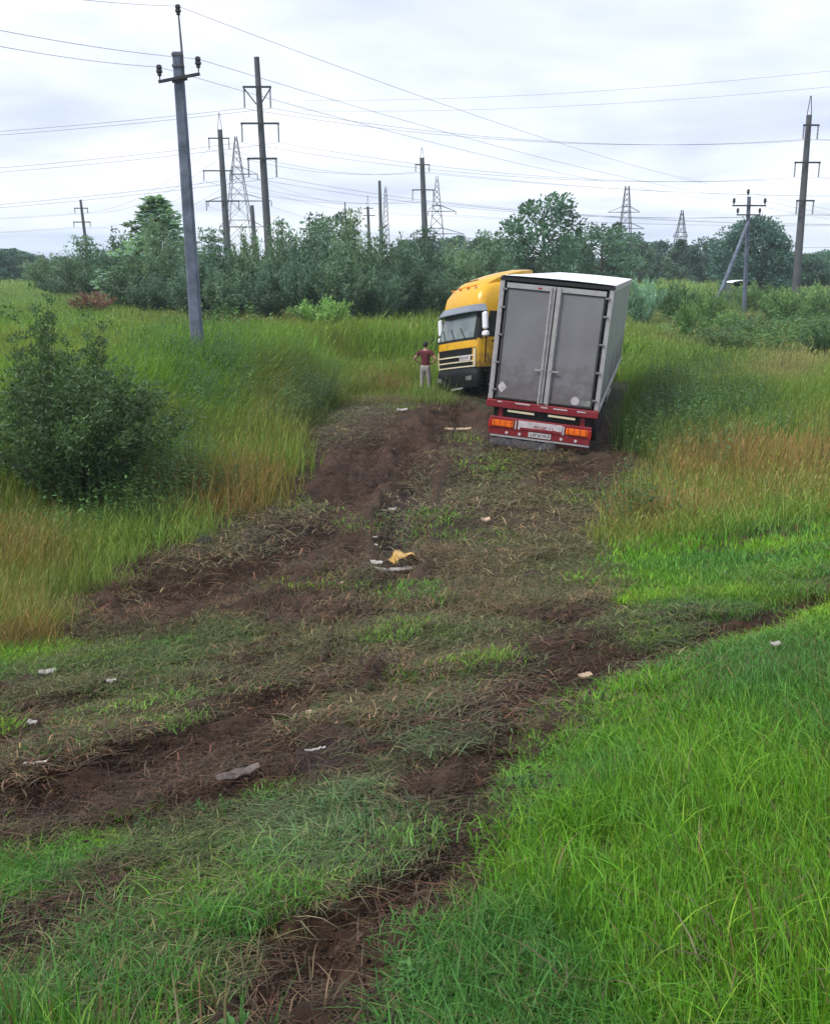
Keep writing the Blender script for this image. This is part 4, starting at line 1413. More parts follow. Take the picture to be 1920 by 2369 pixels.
# bumper, battered and dark
vs, fs = [], []
bp2 = MB()
prof = [(1.00, .03), (.80, .07), (.55, .08), (.36, .03), (.30, -.06)]
for z, yo in prof:
    for u in us[3:-3]:
        p_ = ring(1.05, u, yo)
        vs.append((p_.x, p_.y, z))
nb_ = len(us[3:-3])
for i_ in range(len(prof) - 1):
    for j_ in range(nb_ - 1):
        a = i_ * nb_ + j_
        fs.append((a, a + 1, a + nb_ + 1, a + nb_))
bm_ = bp2.add(vs, fs).build('bumper', M_black, trk, smooth=True)
so = bm_.modifiers.new('thick', 'SOLIDIFY'); so.thickness = .05
for s in (-1, 1):
    MB().box((s * .92, .035, .66), (.34, .06, .17), ch=.03).build('headlight', simple('muddy_headlight', (0.16, 0.16, 0.15), 0.3, var=.4, dirt=.6), trk)
MB().box((-.25, .08, .33), (.7, .03, .05), Matrix.Rotation(R(3), 3, 'Y')).build('bumper_lip', M_silver, trk)
# doors and side windows
for s in (-1, 1):
    dr = patch(1.17, 2.0, s * .475, s * .80, .012, .03, 3, 8).build('door', M_yel, trk, smooth=True)
    hp = ring(1.86, s * .56, .03)
    MB().box(hp, (.03, .2, .05)).build('door_handle', M_blackg, dr)
    wn = patch(1.99, 2.84, s * .45, s * .97, .014, .03, 4, 8).build('side_window', M_sglass, trk, smooth=True)
    patch(1.17, 2.0, s * .462, s * .472, .014, .02, 3, 1).build('door_seam', M_blackg, trk)
    # steps and dark lower side
    MB().box((s * 1.12, -.95, .62), (.12, .75, .80), ch=.03).build('step_panel', M_black, trk)
    MB().box((s * 1.185, -.72, .45), (.02, .34, .04)).build('step_tread', M_silver, trk)
    MB().prism([(-2.05, .45), (-1.98, .85), (-1.7, 1.06), (-1.1, 1.06), (-.82, .85), (-.75, .45), (-.82, .45), (-.9, .82), (-1.14, .98), (-1.66, .98), (-1.9, .82), (-1.98, .45)], s * .9, s * 1.24).build('wheel_arch', M_black, trk)
    # mirrors
    mc = ring(2.50, s * .40, .20)
    mr_ = MB().box(mc, (.22, .14, .56), ch=.04).build('mirror', M_white, trk)
    MB().box(mc + Vector((0, .0, -.42)), (.27, .16, .18), ch=.04).build('wide_mirror', M_white, mr_)
    MB().tube([ring(2.82, s * .40, 0), mc + Vector((0, 0, .30)), mc + Vector((0, 0, -.55)), ring(1.95, s * .40, 0)], .02, 6).build('mirror_arm', M_blackg, mr_)
# roof deflector with side skirts
vs, fs = [], []
for (y, z, w_) in ((-.52, 3.74, .86), (-.72, 3.90, .98), (-1.05, 4.06, 1.04), (-1.5, 4.20, 1.07), (-2.0, 4.30, 1.08), (-2.42, 4.33, 1.08)):
    for q in range(11):
        t_ = -1 + 2 * q / 10
        vs.append((t_ * w_, y - .12 * abs(t_) ** 3, z - .10 * abs(t_) ** 4))
    vs += [(w_, y - .12, 3.70 if y > -1 else 3.66), (-w_, y - .12, 3.70 if y > -1 else 3.66)]
for i_ in range(5):
    b0, b1 = i_ * 13, (i_ + 1) * 13
    for q in range(10):
        fs.append((b0 + q, b0 + q + 1, b1 + q + 1, b1 + q))
    fs.append((b0 + 10, b0 + 11, b1 + 11, b1 + 10))
    fs.append((b0 + 12, b0, b1, b1 + 12))
df = MB().add(vs, fs).build('roof_deflector', M_yel2, trk, smooth=True)
so = df.modifiers.new('thick', 'SOLIDIFY'); so.thickness = .03
dt = MB()
for q in range(9):
    t_ = -.36 + q * .09
    dt.box((t_, -.80 - .0 * q, 3.955), (.05, .06, .012), Matrix.Rotation(R(28), 3, 'X'))
dt.build('small_lettering', M_darktxt, df)
for xx in (-.7, -.25, .25, .7):
    MB().box((xx, -.46, 3.70), (.16, .05, .04)).build('roof_marker_light', M_orange, trk)
# chassis
for s in (-1, 1):
    MB().box((s * .42, -3.2, .78), (.09, 6.0, .26)).build('chassis_beam', M_black, trk)
    MB().lathe([(0, -.6), (.28, -.6), (.32, -.56), (.32, .56), (.28, .6), (0, .6)], (s * .9, -3.05, .68), 'Y', 16).build('fuel_tank', M_steel, trk, smooth=True)
    wheel(trk, (s * 1.04, -1.40, .48), s < 0)
    wheel(trk, (s * 1.08, -5.05, .48), s < 0)
    wheel(trk, (s * .74, -5.05, .48), s < 0)
    MB().prism([(-5.7, .8), (-5.55, 1.02), (-5.05, 1.1), (-4.55, 1.02), (-4.4, .8), (-4.45, .8), (-4.6, .98), (-5.05, 1.06), (-5.5, .98), (-5.65, .8)], s * .55, s * 1.24).build('rear_mudguard', M_black, trk)
MB().tube([(-1.0, -1.4, .48), (1.0, -1.4, .48)], .06, 8).build('axle', M_black, trk)
MB().tube([(-1.0, -5.05, .48), (1.0, -5.05, .48)], .08, 8).build('axle', M_black, trk)
MB().lathe([(0, .0), (.45, .0), (.45, .06), (0, .06)], (0, -4.6, 1.02), 'Z', 20).build('fifth_wheel', M_dark, trk)

# ------------------------------------------------------------------ person beside the cab
M_skin = simple('skin', (0.36, 0.20, 0.15), 0.55, var=0.05)
M_shirt = simple('dark_red_cloth', (0.105, 0.014, 0.022), 0.85, var=0.4, vscale=12, bump=.3)
M_trous = simple('pale_trouser_cloth', (0.30, 0.28, 0.26), 0.9, var=0.2, vscale=10, bump=.3)
M_hair = simple('dark_hair', (0.02, 0.015, 0.012), 0.7, var=0.2)
M_shoe = simple('dark_shoes', (0.03, 0.026, 0.024), 0.7)


def skinned(name, joints, edges, mat, parent, root, sub=2):
    me = bpy.data.meshes.new(name)
    keys = list(joints)
    me.from_pydata([joints[k][0] for k in keys], [(keys.index(a), keys.index(b)) for a, b in edges], [])
    ob = bpy.data.objects.new(name, me)
    COL.objects.link(ob)
    ob.parent = parent
    sk = ob.modifiers.new('skin', 'SKIN')
    sk.use_smooth_shade = True
    for i_, k in enumerate(keys):
        v = me.skin_vertices[0].data[i_]
        r = joints[k][1]
        v.radius = r if isinstance(r, tuple) else (r, r)
        v.use_root = (k == root)
    sb = ob.modifiers.new('sub', 'SUBSURF')
    sb.levels = sb.render_levels = sub
    me.materials.append(mat)
    return ob


pp = at_ground(984, 902)
pd_ = 34.9
px_ = px_at(984, pd_, 0.6)
per = empty('person', 'person in dark red shirt and pale trousers, hands on hips beside the cab', 'person', (px_, pd_, hz(px_, pd_) - .02))
per.rotation_euler = (0, 0, R(-18))           # back to the camera, turned towards the cab
J = {'pelvis': ((0, 0, .93), (.15, .105)), 'waist': ((0, .01, 1.08), (.135, .095)), 'chest': ((0, .015, 1.28), (.165, .11)), 'collar': ((0, .0, 1.43), (.12, .085)), 'neck': ((0, .0, 1.50), .055), 'nape': ((0, .015, 1.56), .06), 'skull': ((0, .03, 1.66), (.078, .096)), 'crown': ((0, .02, 1.74), (.06, .075))}
Ed = [('pelvis', 'waist'), ('waist', 'chest'), ('chest', 'collar'), ('collar', 'neck'), ('neck', 'nape'), ('nape', 'skull'), ('skull', 'crown')]
for s, n_ in ((-1, 'l'), (1, 'r')):
    J.update({n_ + 'hip': ((s * .095, 0, .86), .092), n_ + 'knee': ((s * .12, .02, .49), .060), n_ + 'ankle': ((s * .135, -.02, .09), .042), n_ + 'toe': ((s * .16, .13, .035), .038),
              n_ + 'sh': ((s * .185, 0, 1.41), .060), n_ + 'elbow': ((s * .40, -.06, 1.17), .042), n_ + 'wrist': ((s * .235, .06, 1.02), .028), n_ + 'palm': ((s * .185, .085, 1.005), (.040, .016))})
    Ed += [('pelvis', n_ + 'hip'), (n_ + 'hip', n_ + 'knee'), (n_ + 'knee', n_ + 'ankle'), (n_ + 'ankle', n_ + 'toe'), ('collar', n_ + 'sh'), (n_ + 'sh', n_ + 'elbow'), (n_ + 'elbow', n_ + 'wrist'), (n_ + 'wrist', n_ + 'palm')]
    for f_, (dz, ln_) in enumerate(((.026, .075), (.009, .085), (-.009, .08), (-.026, .062))):
        J[n_ + 'f%da' % f_] = ((s * .168, .10, 1.005 + dz), .010)
        J[n_ + 'f%db' % f_] = ((s * (.168 - ln_ * .5), .10 + ln_ * .42, .998 + dz * 1.1), .009)
        J[n_ + 'f%dc' % f_] = ((s * (.168 - ln_ * .95), .10 + ln_ * .5, .985 + dz * 1.1), .007)
        Ed += [(n_ + 'palm', n_ + 'f%da' % f_), (n_ + 'f%da' % f_, n_ + 'f%db' % f_), (n_ + 'f%db' % f_, n_ + 'f%dc' % f_)]
    J[n_ + 't0'] = ((s * .20, .055, 1.03), .011)
    J[n_ + 't1'] = ((s * .165, .02, 1.035), .009)
    Ed += [(n_ + 'palm', n_ + 't0'), (n_ + 't0', n_ + 't1')]
body = skinned('body', J, Ed, M_skin, per, 'pelvis')
# face details on the far side of the head
fc = MB()
for s in (-1, 1):
    fc.lathe([(0, -.012), (.012, -.004), (.012, .004), (0, .012)], (s * .03, .112, 1.665), 'Z', 8)
fc.build('eyes', M_darktxt, per, smooth=True)
MB().tube([(0, .118, 1.655), (0, .135, 1.625)], [.008, .013], 6).build('nose', M_skin, per, smooth=True)
MB().box((0, .112, 1.595), (.045, .012, .008)).build('mouth', M_shirt, per)
for s in (-1, 1):
    MB().lathe([(0, -.01), (.026, -.006), (.03, .004), (0, .01)], (s * .082, .015, 1.645), 'X', 8).build('ear', M_skin, per, smooth=True)
hr = MB().lathe([(.0, .115), (.045, .105), (.075, .07), (.088, .02), (.088, -.04), (.07, -.075), (.0, -.08)], (0, .0, 1.675), 'Z', 14)
hr.build('hair', M_hair, per, smooth=True)
JS = {'hem': ((0, 0, .86), (.182, .140)), 'waist': ((0, .01, 1.08), (.155, .115)), 'chest': ((0, .015, 1.28), (.182, .128)), 'collar': ((0, .0, 1.43), (.135, .10)), 'neck': ((0, .0, 1.475), (.07, .07))}
ES = [('hem', 'waist'), ('waist', 'chest'), ('chest', 'collar'), ('collar', 'neck')]
for s, n_ in ((-1, 'l'), (1, 'r')):
    JS.update({n_ + 'sh': ((s * .19, 0, 1.415), .078), n_ + 'sl': ((s * .31, -.035, 1.275), .068)})
    ES += [('collar', n_ + 'sh'), (n_ + 'sh', n_ + 'sl')]
skinned('shirt', JS, ES, M_shirt, per, 'hem')
JT = {'belt': ((0, 0, 1.02), (.16, .118)), 'seat': ((0, -.01, .87), (.155, .125))}
ET = [('belt', 'seat')]
for s, n_ in ((-1, 'l'), (1, 'r')):
    JT.update({n_ + 'hip': ((s * .10, 0, .80), .112), n_ + 'knee': ((s * .12, .02, .49), .083), n_ + 'cuff': ((s * .135, -.015, .11), .072)})
    ET += [('seat', n_ + 'hip'), (n_ + 'hip', n_ + 'knee'), (n_ + 'knee', n_ + 'cuff')]
    MB().box((s * .15, .05, .04), (.10, .28, .09), Matrix.Rotation(R(-8 * s), 3, 'Z'), ch=.03).build('shoe', M_shoe, per, smooth=True)
skinned('trousers', JT, ET, M_trous, per, 'belt')

# ------------------------------------------------------------------ debris on the churned ground
M_scrapw = simple('white_plastic_scrap', (0.34, 0.31, 0.28), 0.7, var=0.3, vscale=20, dirt=0.7)
M_scrapy = simple('yellow_plastic_scrap', (0.52, 0.31, 0.08), 0.45, var=0.2, vscale=14, dirt=0.2)
M_wood = simple('pale_broken_wood', (0.42, 0.31, 0.20), 0.75, var=0.3, vscale=14, dirt=0.3)
M_plank = simple('muddy_grey_plank', (0.115, 0.09, 0.078), 0.85, var=0.35, vscale=18, bump=.4)


def shard(name, label, cat, px, py, ln, wd, th, mat, ang=0.0, curl=0.0, tilt=0.0, lift=.03, group=None, jag=.25, n=9):
    """bent, jagged-edged strip lying on the ground; ang = direction on the ground"""
    ln, wd, th, lift = ln * .9, wd * .75, th * .45, lift * .8
    p_ = at_ground(px, py)
    g = random.Random(px * 13 + py)
    vs, fs = [], []
    for q in range(n + 1):
        t_ = q / n - .5
        bend = curl * (t_ * 2) ** 2
        w_ = wd * (1 - jag * abs(2 * t_) ** 2) * (1 - jag * .6 * g.random()) / 2
        zz2 = bend * ln * .5 + .01 * g.random()
        off = wd * .12 * (g.random() - .5)
        for k_ in (-1, 1):
            for h_ in (0, 1):
                vs.append((t_ * ln, off + k_ * w_, zz2 + h_ * th + (.25 * wd * k_ * tilt)))
    for q in range(n):
        a = q * 4
        for (i0, i1) in ((0, 1), (1, 3), (3, 2), (2, 0)):
            fs.append((a + i0, a + i1, a + 4 + i1, a + 4 + i0))
    fs += [(0, 2, 3, 1), (n * 4, n * 4 + 1, n * 4 + 3, n * 4 + 2)]
    ob = MB().add(vs, fs).build(name, mat)
    ob.location = (p_.x, p_.y, p_.z + lift)
    ob.rotation_euler = (R(10 * tilt), 0, R(ang))
    return tagit(ob, label, cat, group)


# curled yellow panel
pc = at_ground(936, 1322)
vs, fs = [], []
for q in range(13):
    a = math.pi * (.05 + .85 * q / 12)
    for k_ in range(5):
        t_ = k_ / 4 - .5
        r = .21 + .03 * math.sin(q * 1.3 + k_)
        vs.append((r * math.cos(a) * 1.0 + .05 * t_, t_ * .36 + .03 * math.sin(q * .9), .03 + r * 0.85 * math.sin(a) + .02 * math.sin(k_ * 2.1)))
for q in range(12):
    for k_ in range(4):
        a = q * 5 + k_
        fs.append((a, a + 5, a + 6, a + 1))
yp = MB().add(vs, fs).build('broken_fairing', M_scrapy, smooth=True)
so = yp.modifiers.new('thick', 'SOLIDIFY'); so.thickness = .012
yp.location = (pc.x, pc.y, pc.z + .04)
yp.rotation_euler = (R(-8), R(8), R(28))
tagit(yp, 'curled yellow broken body panel lying in the central mud', 'debris')
gd = 'broken pieces strewn over the churned ground'
shard('broken_strip', 'long whitish bent strip under the curled yellow panel', 'debris', 935, 1332, .92, .13, .03, M_scrapw, 20, .12, .3, .11, gd, .5, 12)
shard('broken_strip', 'short white strip just left of the curled yellow panel', 'debris', 866, 1316, .30, .11, .02, M_scrapw, -22, .08, .4, .08, gd, .5)
shard('white_scrap', 'bright white scrap in the dark mud above the yellow panel', 'debris', 908, 1192, .17, .11, .03, M_scrapw, 10, .3, .5, .06, gd)
shard('broken_stick', 'thin pale stick beside the bright white scrap', 'debris', 886, 1188, .42, .03, .02, M_wood, -8, .02, 0, .06, gd)
shard('pale_chunk', 'single cream chunk right of the central mud', 'debris', 1123, 1209, .17, .13, .07, M_wood, 20, .3, .3, .03, gd)
shard('broken_board', 'pale splintered board lying left of the trailer bumper', 'debris', 1060, 999, .85, .16, .03, M_wood, 4, .06, .5, .08, gd, .55, 11)
shard('white_scrap', 'upper of two tiny white scraps left of the central mud', 'debris', 868, 1250, .09, .06, .02, M_scrapw, 30, .2, .3, .05, gd)
shard('white_scrap', 'lower of two tiny white scraps left of the central mud', 'debris', 871, 1268, .08, .05, .02, M_scrapw, -30, .2, .3, .05, gd)
shard('white_scrap', 'white scrap at the left edge below the orange grass', 'debris', 112, 1568, .17, .07, .03, M_scrapw, 22, .15, .6, .05, gd)
shard('white_scrap', 'small white scrap at the end of the green grass strip', 'debris', 260, 1590, .09, .05, .02, M_scrapw, 0, .2, .4, .05, gd)
shard('white_scrap', 'small white scrap at the left edge above the big mud patch', 'debris', 77, 1687, .08, .055, .02, M_scrapw, -15, .2, .4, .05, gd)
shard('broken_strip', 'thin white strip on the upper rim of the big mud patch', 'debris', 85, 1793, .15, .03, .012, M_scrapw, 10, .1, .2, .05, gd)
shard('grey_board', 'muddy grey board at the right end of the big mud patch', 'debris', 553, 1815, .26, .08, .02, M_plank, 33, .03, .4, .05, gd, .5, 10)
shard('yellow_scrap', 'tan scrap in the trampled grass above the big mud patch', 'debris', 733, 1660, .16, .05, .02, M_wood, 18, .12, .4, .03, gd)
shard('broken_strip', 'slim white stick in the small mud hollow below the tan scrap', 'debris', 730, 1754, .13, .022, .012, M_scrapw, 24, .05, .2, .05, gd)
shard('white_scrap', 'white scrap in the bright grass at far right', 'debris', 1790, 1519, .08, .055, .02, M_scrapw, 10, .2, .4, .10, gd)
shard('white_scrap', 'pale scrap on the flattened grass left of the right track', 'debris', 1264, 1393, .14, .05, .02, M_scrapw, -4, .1, .4, .05, gd)
shard('pale_chunk', 'small cream lump left of the mud puddle', 'debris', 788, 1360, .08, .07, .04, M_wood, 20, .3, .3, .04, gd)
shard('white_scrap', 'lone pale scrap left of the churned area near the person', 'debris', 930, 955, .35, .16, .04, M_scrapw, 14, .2, .4, .08, gd)
shard('pale_chunk', 'pale chip in the right-hand wheel track', 'debris', 1352, 1583, .11, .06, .03, M_wood, 30, .2, .3, .05, gd)
# dark stump of a torn tyre piece in the left grass
ps = at_ground(476, 1262)
stp = MB()
vs, fs = [], []
for q in range(11):
    a = math.pi * q / 10
    for k_ in range(4):
        r = .20 + .03 * math.sin(q * 1.7) + (.03 if k_ in (0, 3) else 0)
        vs.append((r * math.cos(a), (k_ / 3 - .5) * .26, .02 + r * 1.05 * math.sin(a)))
for q in range(10):
    for k_ in range(3):
        a = q * 4 + k_
        fs.append((a, a + 4, a + 5, a + 1))
so_ = stp.add(vs, fs).build('torn_tyre_piece', M_tyre, smooth=True)
md = so_.modifiers.new('thick', 'SOLIDIFY'); md.thickness = .04
so_.scale = (.7, .7, .6)
so_.location = (ps.x, ps.y, ps.z - .02)
so_.rotation_euler = (R(25), 0, R(50))
tagit(so_, 'dark curved torn piece standing in grass at the left edge of the tracks', 'debris')
# pale curved roof peeping over the tall grass behind the braced pole
gx_ = px_at(1718, 92, 2)
ty0 = z_at(647, 92)
ph = empty('field_shelter', 'low white curved roof showing above the grass behind the braced pole', 'shelter', (gx_, 92, hz(gx_, 92)))
hh = ty0 - hz(gx_, 92)
vs, fs = [], []
for q in range(13):
    a = math.pi * (.0 + q / 12)
    for y in (-1.2, 0, 1.2):
        vs.append((1.35 * math.cos(a), y, hh - .26 + .22 * math.sin(a)))
for q in range(12):
    for k_ in range(2):
        a = q * 3 + k_
        fs.append((a, a + 3, a + 4, a + 1))
rfm = MB().add(vs, fs).build('curved_roof', M_roof, ph, smooth=True)
MB().box((0, 1.1, (hh - .3) / 2), (2.5, .06, hh - .34)).box((-1.26, 0, (hh - .3) / 2), (.06, 2.2, hh - .34)).box((1.26, 0, (hh - .3) / 2), (.06, 2.2, hh - .34)).build('wall', simple('weathered_green_wall', (0.07, 0.10, 0.07), 0.9, var=0.3), ph)
#@@GRASS
# ------------------------------------------------------------------ grass: tufts scattered by geometry nodes, one object per kind
def blades(nb, Rp, h0, h1, w0, w1, segs, lean0, lean1, flat=False, heads=0.0, seed=0):
    """a patch of blades; returns V, F(quads), shade"""
    g = np.random.default_rng(seed)
    rad = Rp * np.sqrt(g.random(nb)) * (0.75 + 0.5 * g.random(nb))
    th = g.random(nb) * 2 * np.pi
    bx, by = rad * np.cos(th), rad * np.sin(th)
    h = h0 + (h1 - h0) * g.random(nb) ** 1.4
    w = w0 + (w1 - w0) * g.random(nb)
    ld = g.random(nb) * 2 * np.pi
    lean = lean0 + (lean1 - lean0) * g.random(nb) ** 1.3
    wd = ld + np.pi / 2 + (g.random(nb) - 0.5) * 1.6
    ts = np.linspace(0, 1, segs + 1)
    V = np.zeros((nb, segs + 1, 2, 3))
    for k, tt in enumerate(ts):
        if flat:
            hor = h * tt
            zz = 0.012 + 0.10 * h * np.sin(np.pi * min(tt * 0.9, 1)) * lean + 0.02 * g.random(nb)
        else:
            ang = lean * tt * 1.25
            hor = h * np.where(lean > 1e-3, (1 - np.cos(ang)) / np.maximum(lean * 1.25, 1e-3), 0) + 0.06 * h * tt
            zz = h * np.sin(ang) / np.maximum(lean * 1.25, 1e-3)
        ww = w * (1.0 - tt ** 1.6 * 0.94) * (0.75 + 0.25 * min(tt * 4, 1))
        cxp, cyp = bx + hor * np.cos(ld), by + hor * np.sin(ld)
        for sgn, q in ((-1, 0), (1, 1)):
            V[:, k, q, 0] = cxp + sgn * ww * 0.5 * np.cos(wd)
            V[:, k, q, 1] = cyp + sgn * ww * 0.5 * np.sin(wd)
            V[:, k, q, 2] = zz - 0.02 * (k == 0)
    idx = np.arange(nb * (segs + 1) * 2).reshape(nb, segs + 1, 2)
    F = np.stack([idx[:, :-1, 0], idx[:, :-1, 1], idx[:, 1:, 1], idx[:, 1:, 0]], -1).reshape(-1, 4)
    sh = np.ones((nb, segs + 1, 2, 3)) * (0.62 + 0.76 * g.random((nb, 1, 1, 1)))
    dryb = g.random(nb) < 0.15
    sh[dryb] *= np.array((1.7, 1.15, 1.3))
    if flat:
        sh[g.random(nb) < 0.22] *= np.array((1.9, 1.8, 1.7))
        sh[g.random(nb) < 0.25] *= 0.5
    V, sh = V.reshape(-1, 3), sh.reshape(-1, 3)
    if heads > 0:
        tips = V.reshape(nb, segs + 1, 2, 3)[:, -1].mean(1)
        pick = np.where(g.random(nb) < heads)[0]
        for q in pick:
            p = tips[q]
            hl, hw = h[q] * 0.15, max(w[q] * 0.5, 0.0035)
            a = ld[q]
            dirv = np.array((math.cos(a) * 0.35, math.sin(a) * 0.35, 1.0))
            side = np.array((-math.sin(a + 0.6), math.cos(a + 0.6), 0)) * hw
            b0 = len(V)
            V = np.vstack([V, p - dirv * hl * 0.25, p + side + dirv * hl * 0.3, p + dirv * hl, p - side + dirv * hl * 0.3])
            F = np.vstack([F, [b0, b0 + 1, b0 + 2, b0 + 3]])
            sh = np.vstack([sh, np.tile(np.array((1.22, 1.08, 1.10)) * (0.75 + 0.5 * g.random()), (4, 1))])
    return V, F, sh


def herbs(ns, Rp, h0, h1, leaf, seed):
    g = np.random.default_rng(seed)
    V, F, S = [], [], []
    for k in range(ns):
        r, a = Rp * math.sqrt(g.random()), g.random() * 6.283
        bx, by = r * math.cos(a), r * math.sin(a)
        h = h0 + (h1 - h0) * g.random()
        la, ln = g.random() * 6.283, 0.25 * g.random()
        nl = int(14 + 10 * g.random())
        sh0 = 0.7 + 0.6 * g.random()
        for q in range(nl):
            tt = 0.15 + 0.85 * (q + g.random()) / nl
            p = np.array((bx + ln * h * tt * tt * math.cos(la), by + ln * h * tt * tt * math.sin(la), h * tt))
            d = g.random() * 6.283
            el = 0.5 - 0.9 * g.random()
            le = leaf * (0.6 + 0.8 * g.random()) * (1.15 - 0.5 * tt)
            u = np.array((math.cos(d) * math.cos(el), math.sin(d) * math.cos(el), math.sin(el)))
            s = np.array((-math.sin(d), math.cos(d), 0.3 * (g.random() - 0.5))) * le * 0.24
            b0 = len(V)
            V += [p, p + u * le * 0.45 + s, p + u * le, p + u * le * 0.45 - s]
            F.append((b0, b0 + 1, b0 + 2, b0 + 3))
            S += [np.ones(3) * sh0 * (0.75 + 0.5 * g.random())] * 4
        b0 = len(V)
        tp = np.array((bx + ln * h * math.cos(la), by + ln * h * math.sin(la), h))
        e = np.array((0.004, 0, 0))
        V += [np.array((bx, by, 0)) - e, np.array((bx, by, 0)) + e, tp + e * 0.5, tp - e * 0.5]
        F.append((b0, b0 + 1, b0 + 2, b0 + 3))
        S += [np.ones(3) * 0.8] * 4
    return np.array(V), np.array(F), np.array(S)


def scatter_object(name, label, variants, P, rot, scl, tint, pick):
    """one stuff object: mesh = the tuft variants + one loose vertex per tuft; geometry nodes put a variant on each"""
    K = len(variants)
    Vs, Fs, Sh, vid = [], [], [], []
    b0 = 0
    for k, (v, f, s) in enumerate(variants):
        Vs.append(v); Fs.append(f + b0); Sh.append(s); vid.append(np.full(len(v), k))
        b0 += len(v)
    nP, nV = len(P), b0
    V = np.vstack(Vs + [P])
    z1 = np.zeros(nV)
    me = np_mesh(name, V, np.vstack(Fs), {
        'shade': ('FLOAT_COLOR', np.c_[np.vstack([np.vstack(Sh), np.ones((nP, 3))]), np.ones(nV + nP)]),
        'vid': ('INT', np.r_[np.concatenate(vid), np.full(nP, -1)]),
        'pick': ('INT', np.r_[z1, pick]),
        'rot': ('FLOAT_VECTOR', np.vstack([np.zeros((nV, 3)), rot])),
        'scl': ('FLOAT_VECTOR', np.vstack([np.ones((nV, 3)), scl])),
        'tint': ('FLOAT_VECTOR', np.vstack([np.ones((nV, 3)), tint]))})
    me.materials.append(M_grass)
    ob = bpy.data.objects.new(name, me)
    COL.objects.link(ob)
    tagit(ob, label, None, None, 'stuff')
    g = bpy.data.node_groups.new(name + '_scatter', 'GeometryNodeTree')
    g.interface.new_socket('Geometry', in_out='INPUT', socket_type='NodeSocketGeometry')
    g.interface.new_socket('Geometry', in_out='OUTPUT', socket_type='NodeSocketGeometry')
    n, l = g.nodes.new, g.links.new
    gi, go = n('NodeGroupInput'), n('NodeGroupOutput')

    def attr(nm, typ):
        a = n('GeometryNodeInputNamedAttribute')
        a.data_type = typ
        a.inputs['Name'].default_value = nm
        return a.outputs['Attribute']

    def is_id(k):
        c = n('FunctionNodeCompare')
        c.data_type = 'INT'
        c.operation = 'EQUAL'
        l(attr('vid', 'INT'), c.inputs[2])
        c.inputs[3].default_value = k
        return c.outputs['Result']

    jn = n('GeometryNodeJoinGeometry')
    for k in reversed(range(K)):
        sp = n('GeometryNodeSeparateGeometry')
        l(gi.outputs[0], sp.inputs['Geometry'])
        l(is_id(k), sp.inputs['Selection'])
        ti = n('GeometryNodeGeometryToInstance')
        l(sp.outputs['Selection'], ti.inputs[0])
        l(ti.outputs[0], jn.inputs[0])
    spp = n('GeometryNodeSeparateGeometry')
    l(gi.outputs[0], spp.inputs['Geometry'])
    l(is_id(-1), spp.inputs['Selection'])
    ip = n('GeometryNodeInstanceOnPoints')
    l(spp.outputs['Selection'], ip.inputs['Points'])
    l(jn.outputs[0], ip.inputs['Instance'])
    ip.inputs['Pick Instance'].default_value = True
    l(attr('pick', 'INT'), ip.inputs['Instance Index'])
    l(attr('rot', 'FLOAT_VECTOR'), ip.inputs['Rotation'])
    l(attr('scl', 'FLOAT_VECTOR'), ip.inputs['Scale'])
    l(ip.outputs[0], go.inputs[0])
    md = ob.modifiers.new('scatter', 'NODES')
    md.node_group = g
    return ob


TRUCK_ZONE = [(1.2, 22.3), (4.7, 22.0), (8.6, 37.8), (3.5, 38.6), (-0.2, 35.2), (1.4, 32.2)]


def sample_band(r0, r1, count):
    az_max = 80 if r1 < 7 else 62 if r1 < 13 else 42
    count = int(count * az_max / 31)
    a = np.radians((rng.random(count) * 2 - 1) * az_max)
    r = np.sqrt(rng.random(count) * (r1 * r1 - r0 * r0) + r0 * r0)
    x, y = r * np.sin(a), r * np.cos(a)
    return x, y, height(x, y)


class Kind:
    def __init__(self):
        self.P, self.rot, self.scl, self.tint, self.pick = [], [], [], [], []

    def add(self, x, y, z, keep, tint, v0, nv, smin=0.8, smax=1.25, zs=None):
        k = np.where(keep)[0]
        n = len(k)
        self.P.append(np.stack([x[k], y[k], z[k]], 1))
        e = 0.3
        gx = (base_height(x[k] + e, y[k]) - base_height(x[k] - e, y[k])) / (2 * e)
        gy = (base_height(x[k], y[k] + e) - base_height(x[k], y[k] - e)) / (2 * e)
        yaw = rng.random(n) * 6.283
        # tilt with the slope, then spin: build euler from matrices cheaply (small slopes)
        rx = np.arctan(gy) * np.cos(yaw) - np.arctan(gx) * np.sin(yaw) * 1
        ry = -(np.arctan(gx) * np.cos(yaw) + np.arctan(gy) * np.sin(yaw))
        self.rot.append(np.stack([rx, ry, yaw], 1))
        s = smin + (smax - smin) * rng.random(n)
        zsc = np.ones(n) if zs is None else zs[k]
        self.scl.append(np.stack([s, s, s * zsc], 1))
        self.tint.append(tint[k])
        self.pick.append(v0 + rng.integers(0, nv, n))

    def obj(self, name, label, variants):
        return scatter_object(name, label, variants, np.vstack(self.P), np.vstack(self.rot), np.vstack(self.scl), np.vstack(self.tint), np.concatenate(self.pick))


def edge_s(x, y):
    return -DY * x + DX * y


LAWN_EDGE = o([(1736, 1045), (1600, 1075), (1450, 1100), (1330, 1110), (1280, 1150)])


def region(x, y, z):
    """lawn (mown embankment), tall (field) weights"""
    px, py = proj(x, y, z)
    ds, mud, wet = masks(x, y, z)
    s = edge_s(x, y) + (fbm(x, y, 0.5, 3, 15) - 0.5) * 1.6
    s_edge = np.where(x > -1, 10.6, 10.6)
    lawn = 1 - sstep(s_edge - 0.4, s_edge + 0.6, s)
    # left of the tracks: short bright grass in front, rank grass behind
    return lawn, 1 - lawn, ds, mud, wet


veh = lambda x, y: poly_sd(x, y, TRUCK_ZONE)

